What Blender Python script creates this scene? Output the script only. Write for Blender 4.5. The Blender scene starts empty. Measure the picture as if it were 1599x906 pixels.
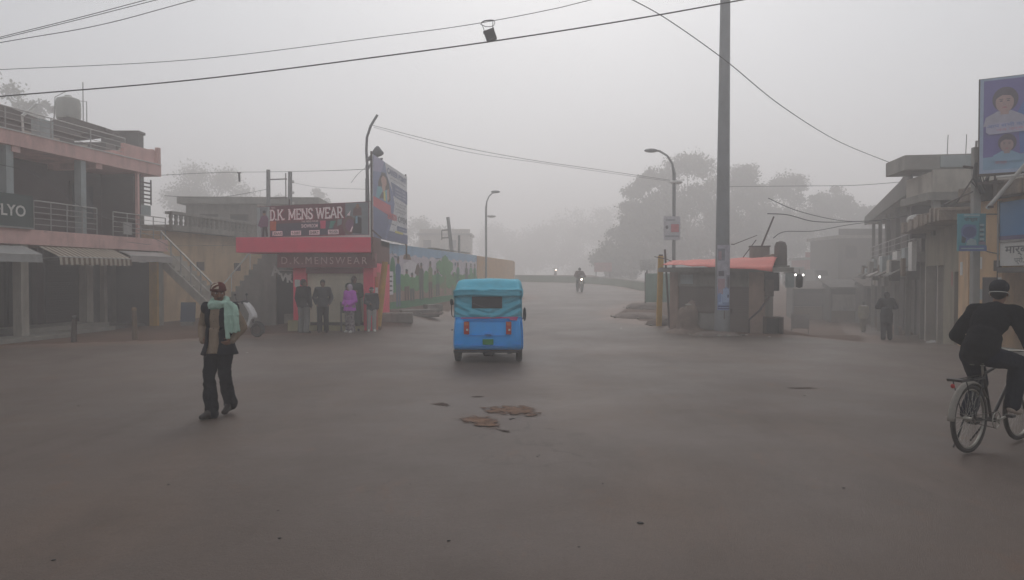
import bpy, math, random
import numpy as np
from mathutils import Vector, Matrix, noise
R = math.radians
HAZE = 0.0108
random.seed(7); RNG = np.random.default_rng(7)
SC = bpy.context.scene
COL = SC.collection
# ---------------------------------------------------------------- camera
F, CX, CY, CAMZ = 1155.0, 799.5, 430.0, 1.8
cam_d = bpy.data.cameras.new('camera'); cam = bpy.data.objects.new('camera', cam_d); COL.objects.link(cam)
cam_d.sensor_width = 36.0; cam_d.lens = 36.0 * F / 1599.0
cam_d.clip_start = 0.05; cam_d.clip_end = 3000
cam.location = (0, 0, CAMZ); cam.rotation_euler = (R(90) - math.atan(23 / F), 0, 0)
SC.camera = cam
# ---------------------------------------------------------------- sky, sun, exposure
SUN_EL, SUN_AZ = 40.0, 4.0          # sun ahead of the camera behind the cloud, a little right
w = bpy.data.worlds.new('World'); SC.world = w; w.use_nodes = True
nt = w.node_tree; nt.nodes.clear(); N = nt.nodes.new; Lk = nt.links.new
out = N('ShaderNodeOutputWorld'); bg = N('ShaderNodeBackground'); bg.inputs['Strength'].default_value = 0.095
sky = N('ShaderNodeTexSky'); sky.sky_type = 'NISHITA'; sky.sun_disc = False
sky.sun_elevation = R(SUN_EL); sky.sun_rotation = R(SUN_AZ); sky.air_density = 1.0; sky.dust_density = 5.0
hs = N('ShaderNodeHueSaturation'); hs.inputs['Saturation'].default_value = 0.35
Lk(sky.outputs[0], hs.inputs['Color'])
mx = N('ShaderNodeMix'); mx.data_type = 'RGBA'; mx.inputs[0].default_value = 0.82
mx.inputs[7].default_value = (6.40, 6.70, 7.15, 1)
Lk(hs.outputs[0], mx.inputs[6])
tc = N('ShaderNodeTexCoord'); sdir = Vector((math.sin(R(SUN_AZ)) * math.cos(R(SUN_EL)), math.cos(R(SUN_AZ)) * math.cos(R(SUN_EL)), math.sin(R(SUN_EL))))
dt = N('ShaderNodeVectorMath'); dt.operation = 'DOT_PRODUCT'; dt.inputs[1].default_value = sdir
Lk(tc.outputs['Generated'], dt.inputs[0])
mr = N('ShaderNodeMapRange'); mr.inputs[1].default_value = 0.45; mr.inputs[2].default_value = 1.0
mr.inputs[3].default_value = 0.93; mr.inputs[4].default_value = 1.12
Lk(dt.outputs['Value'], mr.inputs[0])
cn = N('ShaderNodeTexNoise'); cn.inputs['Scale'].default_value = 1.6; cn.inputs['Detail'].default_value = 3
Lk(tc.outputs['Generated'], cn.inputs['Vector'])
cr = N('ShaderNodeMapRange'); cr.inputs[1].default_value = .25; cr.inputs[2].default_value = .75; cr.inputs[3].default_value = .96; cr.inputs[4].default_value = 1.04
Lk(cn.outputs[0], cr.inputs[0])
mu = N('ShaderNodeMath'); mu.operation = 'MULTIPLY'; Lk(mr.outputs[0], mu.inputs[0]); Lk(cr.outputs[0], mu.inputs[1])
vm = N('ShaderNodeVectorMath'); vm.operation = 'SCALE'; Lk(mx.outputs[2], vm.inputs[0]); Lk(mu.outputs[0], vm.inputs['Scale'])
Lk(vm.outputs[0], bg.inputs['Color']); Lk(bg.outputs[0], out.inputs['Surface'])
sl = bpy.data.lights.new('sun', 'SUN'); sl.energy = 0.8; sl.angle = R(25); sl.color = (1, .94, .91)
so = bpy.data.objects.new('sun', sl); COL.objects.link(so)
so.rotation_euler = (-sdir).to_track_quat('-Z', 'Y').to_euler()
SC.view_settings.view_transform = 'Standard'; SC.view_settings.look = 'None'
SC.view_settings.exposure = 0.0; SC.view_settings.gamma = 1.0; SC.view_settings.use_curve_mapping = False
SC.render.engine = 'CYCLES'
cy = SC.cycles
cy.max_bounces = 6; cy.diffuse_bounces = 3; cy.glossy_bounces = 2; cy.transmission_bounces = 3; cy.volume_bounces = 4
cy.transparent_max_bounces = 8; cy.use_denoising = True
cy.caustics_reflective = False; cy.caustics_refractive = False
# ---------------------------------------------------------------- materials
def M(name, col, rough=.75, var=.14, scale=3.0, stain=0.0, stain_col=(.10, .085, .07), bump=.0, metal=0.0, stretch=(1, 1, 1), spec=.35, emit=None, estr=0, alpha=None, bscale=None):
    m = bpy.data.materials.get(name)
    if m: return m
    m = bpy.data.materials.new(name); m.use_nodes = True
    t = m.node_tree; b = t.nodes['Principled BSDF']; n = t.nodes.new; k = t.links.new
    b.inputs['Roughness'].default_value = rough; b.inputs['Metallic'].default_value = metal
    b.inputs['Specular IOR Level'].default_value = spec
    tc = n('ShaderNodeTexCoord'); mp = n('ShaderNodeMapping'); mp.inputs['Scale'].default_value = stretch
    k(tc.outputs['Object'], mp.inputs['Vector'])
    nz = n('ShaderNodeTexNoise'); nz.inputs['Scale'].default_value = scale; nz.inputs['Detail'].default_value = 6; nz.inputs['Roughness'].default_value = .65
    k(mp.outputs[0], nz.inputs['Vector'])
    rmp = n('ShaderNodeMapRange'); rmp.inputs[1].default_value = .3; rmp.inputs[2].default_value = .7
    rmp.inputs[3].default_value = 1 - var; rmp.inputs[4].default_value = 1 + var; k(nz.outputs[0], rmp.inputs[0])
    sc = n('ShaderNodeVectorMath'); sc.operation = 'SCALE'; sc.inputs[0].default_value = col; k(rmp.outputs[0], sc.inputs['Scale'])
    src = sc.outputs[0]
    if stain > 0:
        mp2 = n('ShaderNodeMapping'); mp2.inputs['Scale'].default_value = (1.3, 1.3, .35); k(tc.outputs['Object'], mp2.inputs['Vector'])
        n2 = n('ShaderNodeTexNoise'); n2.inputs['Scale'].default_value = 1.4; n2.inputs['Detail'].default_value = 8; n2.inputs['Roughness'].default_value = .7
        k(mp2.outputs[0], n2.inputs['Vector'])
        r2 = n('ShaderNodeMapRange'); r2.inputs[1].default_value = .48; r2.inputs[2].default_value = .72; r2.inputs[3].default_value = 0; r2.inputs[4].default_value = stain
        k(n2.outputs[0], r2.inputs[0])
        mi = n('ShaderNodeMix'); mi.data_type = 'RGBA'; k(r2.outputs[0], mi.inputs[0]); k(src, mi.inputs[6]); mi.inputs[7].default_value = (*stain_col, 1)
        src = mi.outputs[2]
    k(src, b.inputs['Base Color'])
    if bump > 0:
        bp = n('ShaderNodeBump'); bp.inputs['Strength'].default_value = min(1, bump); bp.inputs['Distance'].default_value = .02
        n3 = n('ShaderNodeTexNoise'); n3.inputs['Scale'].default_value = bscale or scale * 6; n3.inputs['Detail'].default_value = 5
        k(mp.outputs[0], n3.inputs['Vector']); k(n3.outputs[0], bp.inputs['Height']); k(bp.outputs[0], b.inputs['Normal'])
    if emit:
        b.inputs['Emission Color'].default_value = (*emit, 1); b.inputs['Emission Strength'].default_value = estr
    if alpha is not None: b.inputs['Alpha'].default_value = alpha
    return m
def lum(name, c): return M(name, c, .7, .06)
# ---------------------------------------------------------------- mesh builder
WS = bpy.data.scenes.new('workshop'); WV = WS.view_layers[0]   # scratch scene for evaluating text and remeshed bodies, removed at the end
class MB:
    def __init__(s): s.v = []; s.f = []; s.m = []; s.T = Matrix.Identity(4); s.k = 0
    def add(s, vs, fs, m=0):
        o = len(s.v); s.v += [s.T @ Vector(v) for v in vs]; s.f += [tuple(i + o for i in f) for f in fs]; s.m += [m] * len(fs)
    def box(s, x0, x1, y0, y1, z0, z1, m=0):
        s.add([(x0,y0,z0),(x1,y0,z0),(x1,y1,z0),(x0,y1,z0),(x0,y0,z1),(x1,y0,z1),(x1,y1,z1),(x0,y1,z1)],
              [(0,3,2,1),(4,5,6,7),(0,1,5,4),(1,2,6,5),(2,3,7,6),(3,0,4,7)], m)
    def bar(s, p, q, w, h=None, m=0, up=(0,0,1)):
        p = Vector(p); q = Vector(q); d = (q - p); L = d.length
        if L < 1e-6: return
        d /= L; u = Vector(up); 
        if abs(d.dot(u)) > .98: u = Vector((0,1,0))
        x = d.cross(u).normalized(); z = x.cross(d).normalized(); h = h or w
        vs = []
        for c in (p, q):
            for a, b in ((-1,-1),(1,-1),(1,1),(-1,1)): vs.append(c + x*a*w/2 + z*b*h/2)
        s.add(vs, [(0,3,2,1),(4,5,6,7),(0,1,5,4),(1,2,6,5),(2,3,7,6),(3,0,4,7)], m)
    def tube(s, pts, r, n=8, m=0, cap=True):
        pts = [Vector(p) for p in pts]; K = len(pts)
        rs = r if isinstance(r, (list, tuple)) else [r]*K
        vs = []; prev = None
        for i, p in enumerate(pts):
            d = (pts[min(i+1,K-1)] - pts[max(i-1,0)]).normalized()
            if prev is None:
                u = Vector((0,0,1)) if abs(d.z) < .9 else Vector((1,0,0)); x = d.cross(u).normalized()
            else: x = (prev - d*prev.dot(d)).normalized()
            prev = x; y = d.cross(x)
            for j in range(n):
                a = 2*math.pi*j/n; vs.append(p + (x*math.cos(a) + y*math.sin(a))*rs[i])
        fs = []
        for i in range(K-1):
            for j in range(n): fs.append((i*n+j, i*n+(j+1)%n, (i+1)*n+(j+1)%n, (i+1)*n+j))
        if cap: fs += [tuple(range(n))[::-1], tuple((K-1)*n+j for j in range(n))]
        s.add(vs, fs, m)
    def ring(s, c, R_, r, axis='x', n=32, k=8, m=0, a0=0, a1=360):
        full = abs(a1-a0) >= 359.9; K = n if full else n+1
        vs = []; fs = []
        for i in range(K):
            a = R(a0 + (a1-a0)*i/n)
            for j in range(k):
                b = 2*math.pi*j/k; rad = R_ + r*math.cos(b); t = r*math.sin(b)
                u, v_ = rad*math.cos(a), rad*math.sin(a)
                p = (t, u, v_) if axis == 'x' else ((u, t, v_) if axis == 'y' else (u, v_, t))
                vs.append(Vector(c) + Vector(p))
        for i in range(n):
            i2 = (i+1) % K
            for j in range(k): fs.append((i*k+j, i2*k+j, i2*k+(j+1)%k, i*k+(j+1)%k))
        s.add(vs, fs, m)
    def lathe(s, prof, c=(0,0,0), n=20, m=0, axis='z'):
        vs = []; fs = []; K = len(prof)
        for (r, z) in prof:
            for j in range(n):
                a = 2*math.pi*j/n
                p = (r*math.cos(a), r*math.sin(a), z)
                if axis == 'x': p = (p[2], p[0], p[1])
                if axis == 'y': p = (p[0], p[2], p[1])
                vs.append(Vector(c) + Vector(p))
        for i in range(K-1):
            for j in range(n): fs.append((i*n+j, i*n+(j+1)%n, (i+1)*n+(j+1)%n, (i+1)*n+j))
        fs += [tuple(range(n))[::-1], tuple((K-1)*n+j for j in range(n))]
        s.add(vs, fs, m)
    def ell(s, c, r, m=0, n=16, k=10, rot=None):
        vs = [Vector((0,0,-1))]; fs = []
        for i in range(1, k):
            ph = math.pi*i/k - math.pi/2
            for j in range(n):
                a = 2*math.pi*j/n; vs.append(Vector((math.cos(ph)*math.cos(a), math.cos(ph)*math.sin(a), math.sin(ph))))
        vs.append(Vector((0,0,1)))
        rr = Vector(r) if not isinstance(r, (int, float)) else Vector((r, r, r))
        vs = [Vector((v.x*rr.x, v.y*rr.y, v.z*rr.z)) for v in vs]
        if rot is not None: vs = [rot @ v for v in vs]
        vs = [Vector(c) + v for v in vs]
        for j in range(n): fs.append((0, 1+(j+1)%n, 1+j))
        for i in range(k-2):
            for j in range(n): fs.append((1+i*n+j, 1+i*n+(j+1)%n, 1+(i+1)*n+(j+1)%n, 1+(i+1)*n+j))
        L = len(vs)-1
        for j in range(n): fs.append((L, 1+(k-2)*n+j, 1+(k-2)*n+(j+1)%n))
        s.add(vs, fs, m)
    def cap(s, p, q, r1, r2, m=0):
        s.ell(p, r1, m, 12, 8); s.ell(q, r2, m, 12, 8); s.tube([p, q], [r1, r2], 12, m)
    def prism(s, poly, d0, d1, plane='xz', m=0):
        # polygon in a plane, extruded along the third axis d0..d1
        def mk(a, b, d): return (a, d, b) if plane == 'xz' else ((d, a, b) if plane == 'yz' else (a, b, d))
        n = len(poly); vs = [mk(a, b, d0) for a, b in poly] + [mk(a, b, d1) for a, b in poly]
        fs = [tuple(range(n)), tuple(range(2*n-1, n-1, -1))] + [(i, i+n, (i+1)%n+n, (i+1)%n) for i in range(n)]
        s.add(vs, fs, m)
    # flat artwork on a board facing -Y : every next shape sits a hair in front of the last
    def art(s, poly, m=0):
        s.k += 1; y = -0.0012 - 0.0005*s.k; n = len(poly)
        s.add([(a, y, b) for a, b in poly], [tuple(range(n))], m)
    def arect(s, x0, x1, z0, z1, m=0): s.art([(x0,z0),(x1,z0),(x1,z1),(x0,z1)], m)
    def acirc(s, x, z, rx, rz=None, m=0, n=20, a0=0, a1=360):
        rz = rz or rx
        s.art([(x + rx*math.cos(R(a0+(a1-a0)*i/n)), z + rz*math.sin(R(a0+(a1-a0)*i/n))) for i in range(n)], m)
    def astroke(s, pts, t, m=0):
        for (a, b), (c, d) in zip(pts[:-1], pts[1:]):
            L = math.hypot(c-a, d-b) or 1; nx, nz = -(d-b)/L*t/2, (c-a)/L*t/2
            ex, ez = (c-a)/L*t*.3, (d-b)/L*t*.3
            s.art([(a-ex-nx, b-ez-nz), (c+ex-nx, d+ez-nz), (c+ex+nx, d+ez+nz), (a-ex+nx, b-ez+nz)], m)
    def text(s, body, x, z, size, m=0, width=None, depth=0, y=None, align='LEFT', bold=0.0, space=1.0):
        c = bpy.data.curves.new('txt', 'FONT'); c.body = body; c.size = size; c.align_x = align; c.extrude = depth; c.offset = bold; c.resolution_u = 3; c.space_character = space
        o = bpy.data.objects.new('txt', c); WS.collection.objects.link(o); WV.update()
        e = o.evaluated_get(WV.depsgraph); me = e.to_mesh()
        vs = [v.co.copy() for v in me.vertices]; fs = [tuple(p.vertices) for p in me.polygons]; e.to_mesh_clear()
        bpy.data.objects.remove(o); bpy.data.curves.remove(c)
        if not vs: return
        x0 = min(v.x for v in vs); x1 = max(v.x for v in vs); k = (width/(x1-x0)) if width else 1
        s.k += 1; yy = (-0.0012 - 0.0005*s.k) if y is None else y
        s.add([(x + (v.x-x0)*k if align == 'LEFT' else x + v.x*k, yy - v.z, z + v.y) for v in vs], fs, m)
    def mesh(s, name, mats, smooth=False):
        me = bpy.data.meshes.new(name); me.from_pydata([tuple(v) for v in s.v], [], s.f)
        for m in (mats if isinstance(mats, (list, tuple)) else [mats]): me.materials.append(m)
        me.polygons.foreach_set('material_index', s.m)
        if smooth: me.polygons.foreach_set('use_smooth', [True]*len(me.polygons))
        me.update(); return me
    def build(s, name, mats, parent=None, smooth=False, label=None, bevel=0):
        o = bpy.data.objects.new(name, s.mesh(name, mats, smooth)); COL.objects.link(o)
        if parent: o.parent = parent
        if label: o['label'] = label
        if bevel:
            b = o.modifiers.new('bevel', 'BEVEL'); b.width = bevel; b.segments = 2; b.limit_method = 'ANGLE'
        if smooth:
            try:
                mm = o.data; mm.set_sharp_from_angle(angle=R(40))
            except Exception: pass
        return o
def thing(name, label, cat, loc=(0,0,0), rz=0, group=None, rot=None):
    o = bpy.data.objects.new(name, None); COL.objects.link(o); o.location = loc; o.empty_display_size = .2
    o.rotation_euler = rot or (0, 0, rz); o['label'] = label; o['category'] = cat
    if group: o['group'] = group
    return o
def tag(o, label, cat, group=None):
    o['label'] = label; o['category'] = cat
    if group: o['group'] = group
    return o
def kind(o, k, label=None):
    o['kind'] = k
    if label: o['label'] = label
    return o
def boxo(name, mat, parent, *b, label=None, bevel=0):
    mb = MB(); mb.box(*b); return mb.build(name, mat, parent, label=label, bevel=bevel)
def baro(name, mat, parent, p, q, w_, h=None, label=None):
    mb = MB(); mb.bar(p, q, w_, h); return mb.build(name, mat, parent, label=label)
def tubeo(name, mat, parent, pts, r, n=8, label=None):
    mb = MB(); mb.tube(pts, r, n); return mb.build(name, mat, parent, smooth=True, label=label)
def copy_tree(o, parent=None):
    c = o.copy(); COL.objects.link(c)
    if parent: c.parent = parent
    for ch in list(o.children): copy_tree(ch, c)
    return c
def ss(t): 
    t = np.clip(t, 0, 1); return t*t*(3-2*t)
def P(px, py, Y): return Vector(((px-CX)/F*Y, Y, CAMZ + (CY-py)/F*Y))
def X(px, Y): return (px-CX)/F*Y
def Z(py, Y): return CAMZ + (CY-py)/F*Y
# ---------------------------------------------------------------- terrain
def wallx(y): return -4.9 + (np.asarray(y, float)-27)*2.7/19
def gz(x, y):
    x = np.asarray(x, float); y = np.asarray(y, float)
    rise = .62*ss((y-25)/30) + .03*np.clip(y-58, 0, 40)
    s = x - wallx(y)
    bank = .45*(1-ss((s+.1)/2.8))*ss((y-24.5)/2.0)*ss((s+4)/3)
    left = np.maximum(rise, bank)
    dip = -.42*ss((y-17.5)/8) - .75*ss((y-25)/14) + 2.0*ss((y-42)/27)
    wr = ss((x-8.3)/3.2 - np.clip((y-24)*.12, -1, 3)*.25)
    z = left*(1-wr) + dip*wr
    isl = np.exp(-(((x-6.0)/2.6)**2 + ((y-28.5)/4.2)**2)**2)*.10
    return z + isl*(1-wr)
def gh(x, y): return float(gz(x, y))
# ---------------------------------------------------------------- ground and road
LEFT = [(-60,12),(-16,17.3),(-12.5,18.2),(-9.4,20.0),(-7.1,21.7),(-4.6,25.2),(-2.8,30),(-1.2,36),(.6,41),(1.3,43.5),(.9,47.5),(-.2,52),(-.8,60),(-3,70),(-40,74)]
RIGHT = [(6.6,40.5),(5.2,37),(4.1,32.5),(3.9,29),(4.6,25.6),(6.0,23.3),(8.3,21.6),(10.5,20.6),(13.0,26),(21,46),(24,46),(15.2,25),(12.3,19.3),(11.6,17.4),(10.3,15.2),(9.9,13),(10.6,9),(30,5)]
POLY = np.array(LEFT + [(-40,84),(-10,78),(0,74.8),(6,71.6),(8.9,65.7),(9.6,55),(8.7,48),(7.6,42.5)] + RIGHT + [(60,-30),(-60,-30)])
def signed(px, py):
    n = len(POLY); best = np.full(px.shape, 1e9); ins = np.zeros(px.shape, bool)
    for i in range(n):
        a = POLY[i]; b = POLY[(i+1)%n]; d = b-a; t = np.clip(((px-a[0])*d[0]+(py-a[1])*d[1])/(d@d), 0, 1)
        best = np.minimum(best, np.hypot(px-(a[0]+t*d[0]), py-(a[1]+t*d[1])))
        c = (a[1] > py) != (b[1] > py)
        with np.errstate(divide='ignore', invalid='ignore'):
            xi = (b[0]-a[0])*(py-a[1])/(b[1]-a[1]+1e-12)+a[0]
        ins ^= c & (px < xi)
    return np.where(ins, best, -best)
def sheet(name, xs, ys, dz, mat, keep=None, attr=False):
    gx, gy = np.meshgrid(xs, ys); z = gz(gx, gy) + dz
    z = z + .012*np.sin(gx*.9+gy*.35)*np.sin(gy*.6-gx*.2)
    ny, nx = gx.shape; co = np.stack([gx.ravel(), gy.ravel(), z.ravel()], 1)
    idx = np.arange(nx*ny).reshape(ny, nx)
    q = np.stack([idx[:-1,:-1], idx[:-1,1:], idx[1:,1:], idx[1:,:-1]], -1).reshape(-1, 4)
    sd = signed(gx, gy).ravel()
    if keep: q = q[(sd[q] > -.45).any(1)]
    used = np.unique(q); rm = -np.ones(len(co), int); rm[used] = np.arange(len(used))
    me = bpy.data.meshes.new(name); me.from_pydata(co[used].tolist(), [], rm[q].tolist())
    me.polygons.foreach_set('use_smooth', [True]*len(me.polygons))
    a = me.attributes.new('edge', 'FLOAT', 'POINT'); a.data.foreach_set('value', sd[used].astype(np.float32))
    me.materials.append(mat); me.update()
    o = bpy.data.objects.new(name, me); COL.objects.link(o); return o
def ground_mat(name, road):
    m = bpy.data.materials.new(name); m.use_nodes = True; t = m.node_tree; b = t.nodes['Principled BSDF']; n = t.nodes.new; k = t.links.new
    tc = n('ShaderNodeTexCoord')
    def nz(s, d=6, ro=.6, st=(1,1,1), w=0.0):
        mp = n('ShaderNodeMapping'); mp.inputs['Scale'].default_value = st; mp.inputs['Location'].default_value = (w, w*.7, 0); k(tc.outputs['Object'], mp.inputs['Vector'])
        x = n('ShaderNodeTexNoise'); x.inputs['Scale'].default_value = s; x.inputs['Detail'].default_value = d; x.inputs['Roughness'].default_value = ro; k(mp.outputs[0], x.inputs['Vector']); return x.outputs[0]
    def rng(src, a, b_, c, d):
        x = n('ShaderNodeMapRange'); x.inputs[1].default_value = a; x.inputs[2].default_value = b_; x.inputs[3].default_value = c; x.inputs[4].default_value = d; k(src, x.inputs[0]); return x.outputs[0]
    def mix(f, c1, c2):
        x = n('ShaderNodeMix'); x.data_type = 'RGBA'
        if isinstance(f, float): x.inputs[0].default_value = f
        else: k(f, x.inputs[0])
        for i, c in ((6, c1), (7, c2)):
            if isinstance(c, tuple): x.inputs[i].default_value = (*c, 1)
            else: k(c, x.inputs[i])
        return x.outputs[2]
    def math_(op, a, b_):
        x = n('ShaderNodeMath'); x.operation = op
        for i, c in ((0, a), (1, b_)):
            if isinstance(c, (int, float)): x.inputs[i].default_value = c
            else: k(c, x.inputs[i])
        return x.outputs[0]
    dirt = mix(rng(nz(.55, 8), .3, .7, 0., 1.), (.130, .075, .052), (.195, .120, .086))
    dirt = mix(rng(nz(9, 6), .45, .75, 0., .55), dirt, (.07, .052, .043))
    if road:
        c = mix(rng(nz(.16, 5), .35, .65, 0., 1.), (.104, .080, .066), (.136, .104, .088))       # broad worn tone
        c = mix(rng(nz(.33, 8, .6, (1.5, .6, 1), 9.), .5, .72, 0., .75), c, (.155, .110, .084))     # dusty drifts
        c = mix(rng(nz(.8, 9, .65, (1, .45, 1), 31.), .54, .70, 0., .45), c, (.070, .053, .044))   # old repairs and damp
        c = mix(rng(nz(60, 3, .7), .40, .75, 0., .5), c, (.058, .045, .038))                     # aggregate
        c = mix(rng(nz(85, 3, .75, (1,1,1), 4.), .58, .78, 0., .5), c, (.23, .18, .15))
        c = mix(rng(nz(.9, 7, .7, (1,.10,1), 17.), .56, .70, 0., .40), c, (.055,.030,.022))       # long wheel streaks
        c = mix(rng(nz(1.7, 9, .75, (1,.5,1), 23.), .57, .68, 0., .55), c, (.150,.088,.058))       # thin brown dust
        vo = n('ShaderNodeTexVoronoi'); vo.feature = 'DISTANCE_TO_EDGE'; vo.inputs['Scale'].default_value = .55
        dm = n('ShaderNodeVectorMath'); dm.operation = 'ADD'; k(tc.outputs['Object'], dm.inputs[0])
        dn = n('ShaderNodeTexNoise'); dn.inputs['Scale'].default_value = 2.2; dn.inputs['Detail'].default_value = 6; k(tc.outputs['Object'], dn.inputs['Vector']); k(dn.outputs['Color'], dm.inputs[1]); k(dm.outputs[0], vo.inputs['Vector'])
        crk = math_('MULTIPLY', rng(vo.outputs['Distance'], .004, .016, 1., 0.), rng(nz(.35, 4, .6, (1,1,1), 41.), .54, .66, 0., .38))
        c = mix(crk, c, (.030,.018,.014))
        at = n('ShaderNodeAttribute'); at.attribute_name = 'edge'
        e = math_('ADD', at.outputs['Fac'], rng(nz(.9, 8, .7, (1,1,1), 55.), .25, .75, -.95, .95))
        f = rng(e, -.1, .75, 1., 0.)
        # a pale film of dust also lies in patches in the open junction
        col = mix(f, c, dirt); rgh = rng(nz(.45, 6, .6, (1,1,1), 80.), .35, .7, .42, .60)
    else:
        col = dirt; rgh = rng(nz(.6, 5), .3, .7, .82, .95)
    k(col, b.inputs['Base Color']); k(rgh, b.inputs['Roughness']); b.inputs['Specular IOR Level'].default_value = .13 if road else .08
    bp = n('ShaderNodeBump'); bp.inputs['Strength'].default_value = .6 if road else .8; bp.inputs['Distance'].default_value = .012 if road else .05
    h = math_('ADD', nz(90, 3, .7), math_('MULTIPLY', nz(3.5, 6, .6, (1,1,1), 12.), 1.6)); k(h, bp.inputs['Height']); k(bp.outputs[0], b.inputs['Normal'])
    return m
fine_x = np.arange(-30, 34.01, .25); fine_y = np.arange(-2, 90.01, .25)
xs = np.concatenate([np.linspace(-240, -31, 24), fine_x, np.linspace(35, 240, 24)])
ys = np.concatenate([np.linspace(-60, -3, 12), fine_y, np.linspace(92, 330, 28)])
MGR = ground_mat('packed earth', False); MRD = ground_mat('worn asphalt', True)
kind(sheet('ground', xs, ys, 0, MGR), 'structure', 'brown packed earth beside the road')
kind(sheet('road', fine_x, fine_y, .008, MRD, keep=True), 'structure', 'worn grey asphalt junction curving away between dirt shoulders')
# potholes worn through to the brown earth
def patch(name, pts, mat, dz):
    c = Vector((sum(p[0] for p in pts)/len(pts), sum(p[1] for p in pts)/len(pts), 0))
    vs = []; K = 120; n = len(pts)
    for i in range(K):
        a = i*n/K; j = int(a); t = a-j; p = Vector((*pts[j%n], 0)).lerp(Vector((*pts[(j+1)%n], 0)), t)
        p += (p-c)*(.16*noise.noise(Vector((p.x*7, p.y*7, 3)))+.14*noise.noise(Vector((p.x*25, p.y*25, 3)))) + Vector((noise.noise(Vector((i*.9, 1, dz*99)))*.05, noise.noise(Vector((i*.9, 5, 9)))*.05, 0))
        vs.append(p)
    mb = MB(); V = []; 
    for rr in (1., .8, .5, .0001):
        for p in vs:
            q = c + (p-c)*rr; h = gh(q.x, q.y) + .012*math.sin(q.x*.9+q.y*.35)*math.sin(q.y*.6-q.x*.2)
            V.append((q.x, q.y, h + dz))
    Fs = [(r*K+i, r*K+(i+1)%K, (r+1)*K+(i+1)%K, (r+1)*K+i) for r in range(3) for i in range(K)]
    mb.add(V, Fs); o = mb.build(name, mat, smooth=True)
    at = o.data.attributes.new('core', 'FLOAT', 'POINT'); at.data.foreach_set('value', np.repeat([0., .14, .32, .6], K).astype(np.float32)); return o
def patch_mat(name, core, edge):
    m = M(name, core, .9, .30, 6, bump=1, bscale=30); t = m.node_tree; n = t.nodes.new; k = t.links.new; b = t.nodes['Principled BSDF']
    src = b.inputs['Base Color'].links[0].from_socket; at = n('ShaderNodeAttribute'); at.attribute_name = 'core'
    tc = n('ShaderNodeTexCoord'); nz = n('ShaderNodeTexNoise'); nz.inputs['Scale'].default_value = 7; nz.inputs['Detail'].default_value = 9; nz.inputs['Roughness'].default_value = .75; k(tc.outputs['Object'], nz.inputs['Vector'])
    r = n('ShaderNodeMapRange'); r.inputs[1].default_value = .3; r.inputs[2].default_value = .7; r.inputs[3].default_value = -.55; r.inputs[4].default_value = .45; k(nz.outputs[0], r.inputs[0])
    ad = n('ShaderNodeMath'); ad.operation = 'ADD'; k(at.outputs['Fac'], ad.inputs[0]); k(r.outputs[0], ad.inputs[1])
    r2 = n('ShaderNodeMapRange'); r2.inputs[1].default_value = .12; r2.inputs[2].default_value = .38; k(ad.outputs[0], r2.inputs[0])
    mi = n('ShaderNodeMix'); mi.data_type = 'RGBA'; k(r2.outputs[0], mi.inputs[0]); mi.inputs[6].default_value = (*edge, 1); k(src, mi.inputs[7]); k(mi.outputs[2], b.inputs['Base Color'])
    # the ragged fringe is really absent: the asphalt below shows there
    r3 = n('ShaderNodeMapRange'); r3.inputs[1].default_value = .02; r3.inputs[2].default_value = .20; k(ad.outputs[0], r3.inputs[0]); k(r3.outputs[0], b.inputs['Alpha'])
    return m
def G(px, py): 
    Y = CAMZ*F/(py-CY); return (X(px, Y), Y)
msoil = patch_mat('bare soil', (.150, .080, .045), (.11,.058,.036))
mrim = patch_mat('broken asphalt rim', (.062,.037,.028), (.075,.045,.033))
for pl, nm in (([(714,655),(728,652),(745,653),(752,655),(770,653),(775,662),(776,670),(752,668),(732,663),(716,659)], 'a'),
               ([(758,640),(770,637),(800,638),(822,636),(835,642),(842,651),(825,652),(800,649),(780,648),(762,648)], 'b')):
    g = [G(*p) for p in pl]; cx = sum(p[0] for p in g)/len(g); cyy = sum(p[1] for p in g)/len(g)
    kind(patch('pothole', [(cx+(a-cx)*1.22, cyy+(b-cyy)*1.25) for a, b in g], msoil, .020), 'structure', 'brown earth in a shallow pothole in the asphalt')
mtar = patch_mat('dark crumbled tar', (.058,.034,.025), (.072,.042,.031))
for pl in ([(735,621),(748,620),(756,621),(745,622.5)], [(672,632),(690,630),(706,634),(698,637),(680,634)], [(776,672),(790,674),(800,678),(785,677)],
           [(1225,607),(1262,606),(1280,608),(1250,609)]):
    kind(patch('tar_scar', [G(*p) for p in pl], mtar, .013), 'structure', 'thin dark crumbled scar in the asphalt')
# ---------------------------------------------------------------- common materials
m_pink = M('pink plaster', (.66, .42, .38), .85, .12, 2.5, stain=.45, stain_col=(.2,.14,.13))
m_cream = M('cream plaster', (.42, .385, .33), .85, .12, 2, stain=.6, stain_col=(.14,.12,.10))
m_pale = M('pale blue grey plaster', (.33, .37, .37), .85, .12, 2, stain=.4)
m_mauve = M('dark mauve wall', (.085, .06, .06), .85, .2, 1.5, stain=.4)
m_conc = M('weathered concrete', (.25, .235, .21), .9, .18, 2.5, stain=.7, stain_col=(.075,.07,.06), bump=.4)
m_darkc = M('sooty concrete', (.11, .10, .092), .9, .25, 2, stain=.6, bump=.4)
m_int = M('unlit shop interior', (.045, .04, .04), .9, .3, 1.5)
m_shut = M('brown rolling shutter', (.085, .07, .066), .6, .15, 2, bump=.9, stretch=(.05, .05, 22), bscale=1.6)
m_shutb = M('beige rolling shutter', (.66, .60, .46), .6, .12, 2, bump=1, stretch=(.05, .05, 22), bscale=1.6, stain=.25)
m_rail = M('steel railing', (.30, .29, .28), .45, .15, 6, metal=.4)
m_rust = M('dark rusty iron', (.085, .065, .055), .8, .3, 8, metal=.2)
m_blk = M('black', (.015, .015, .016), .5, .2, 8)
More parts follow.
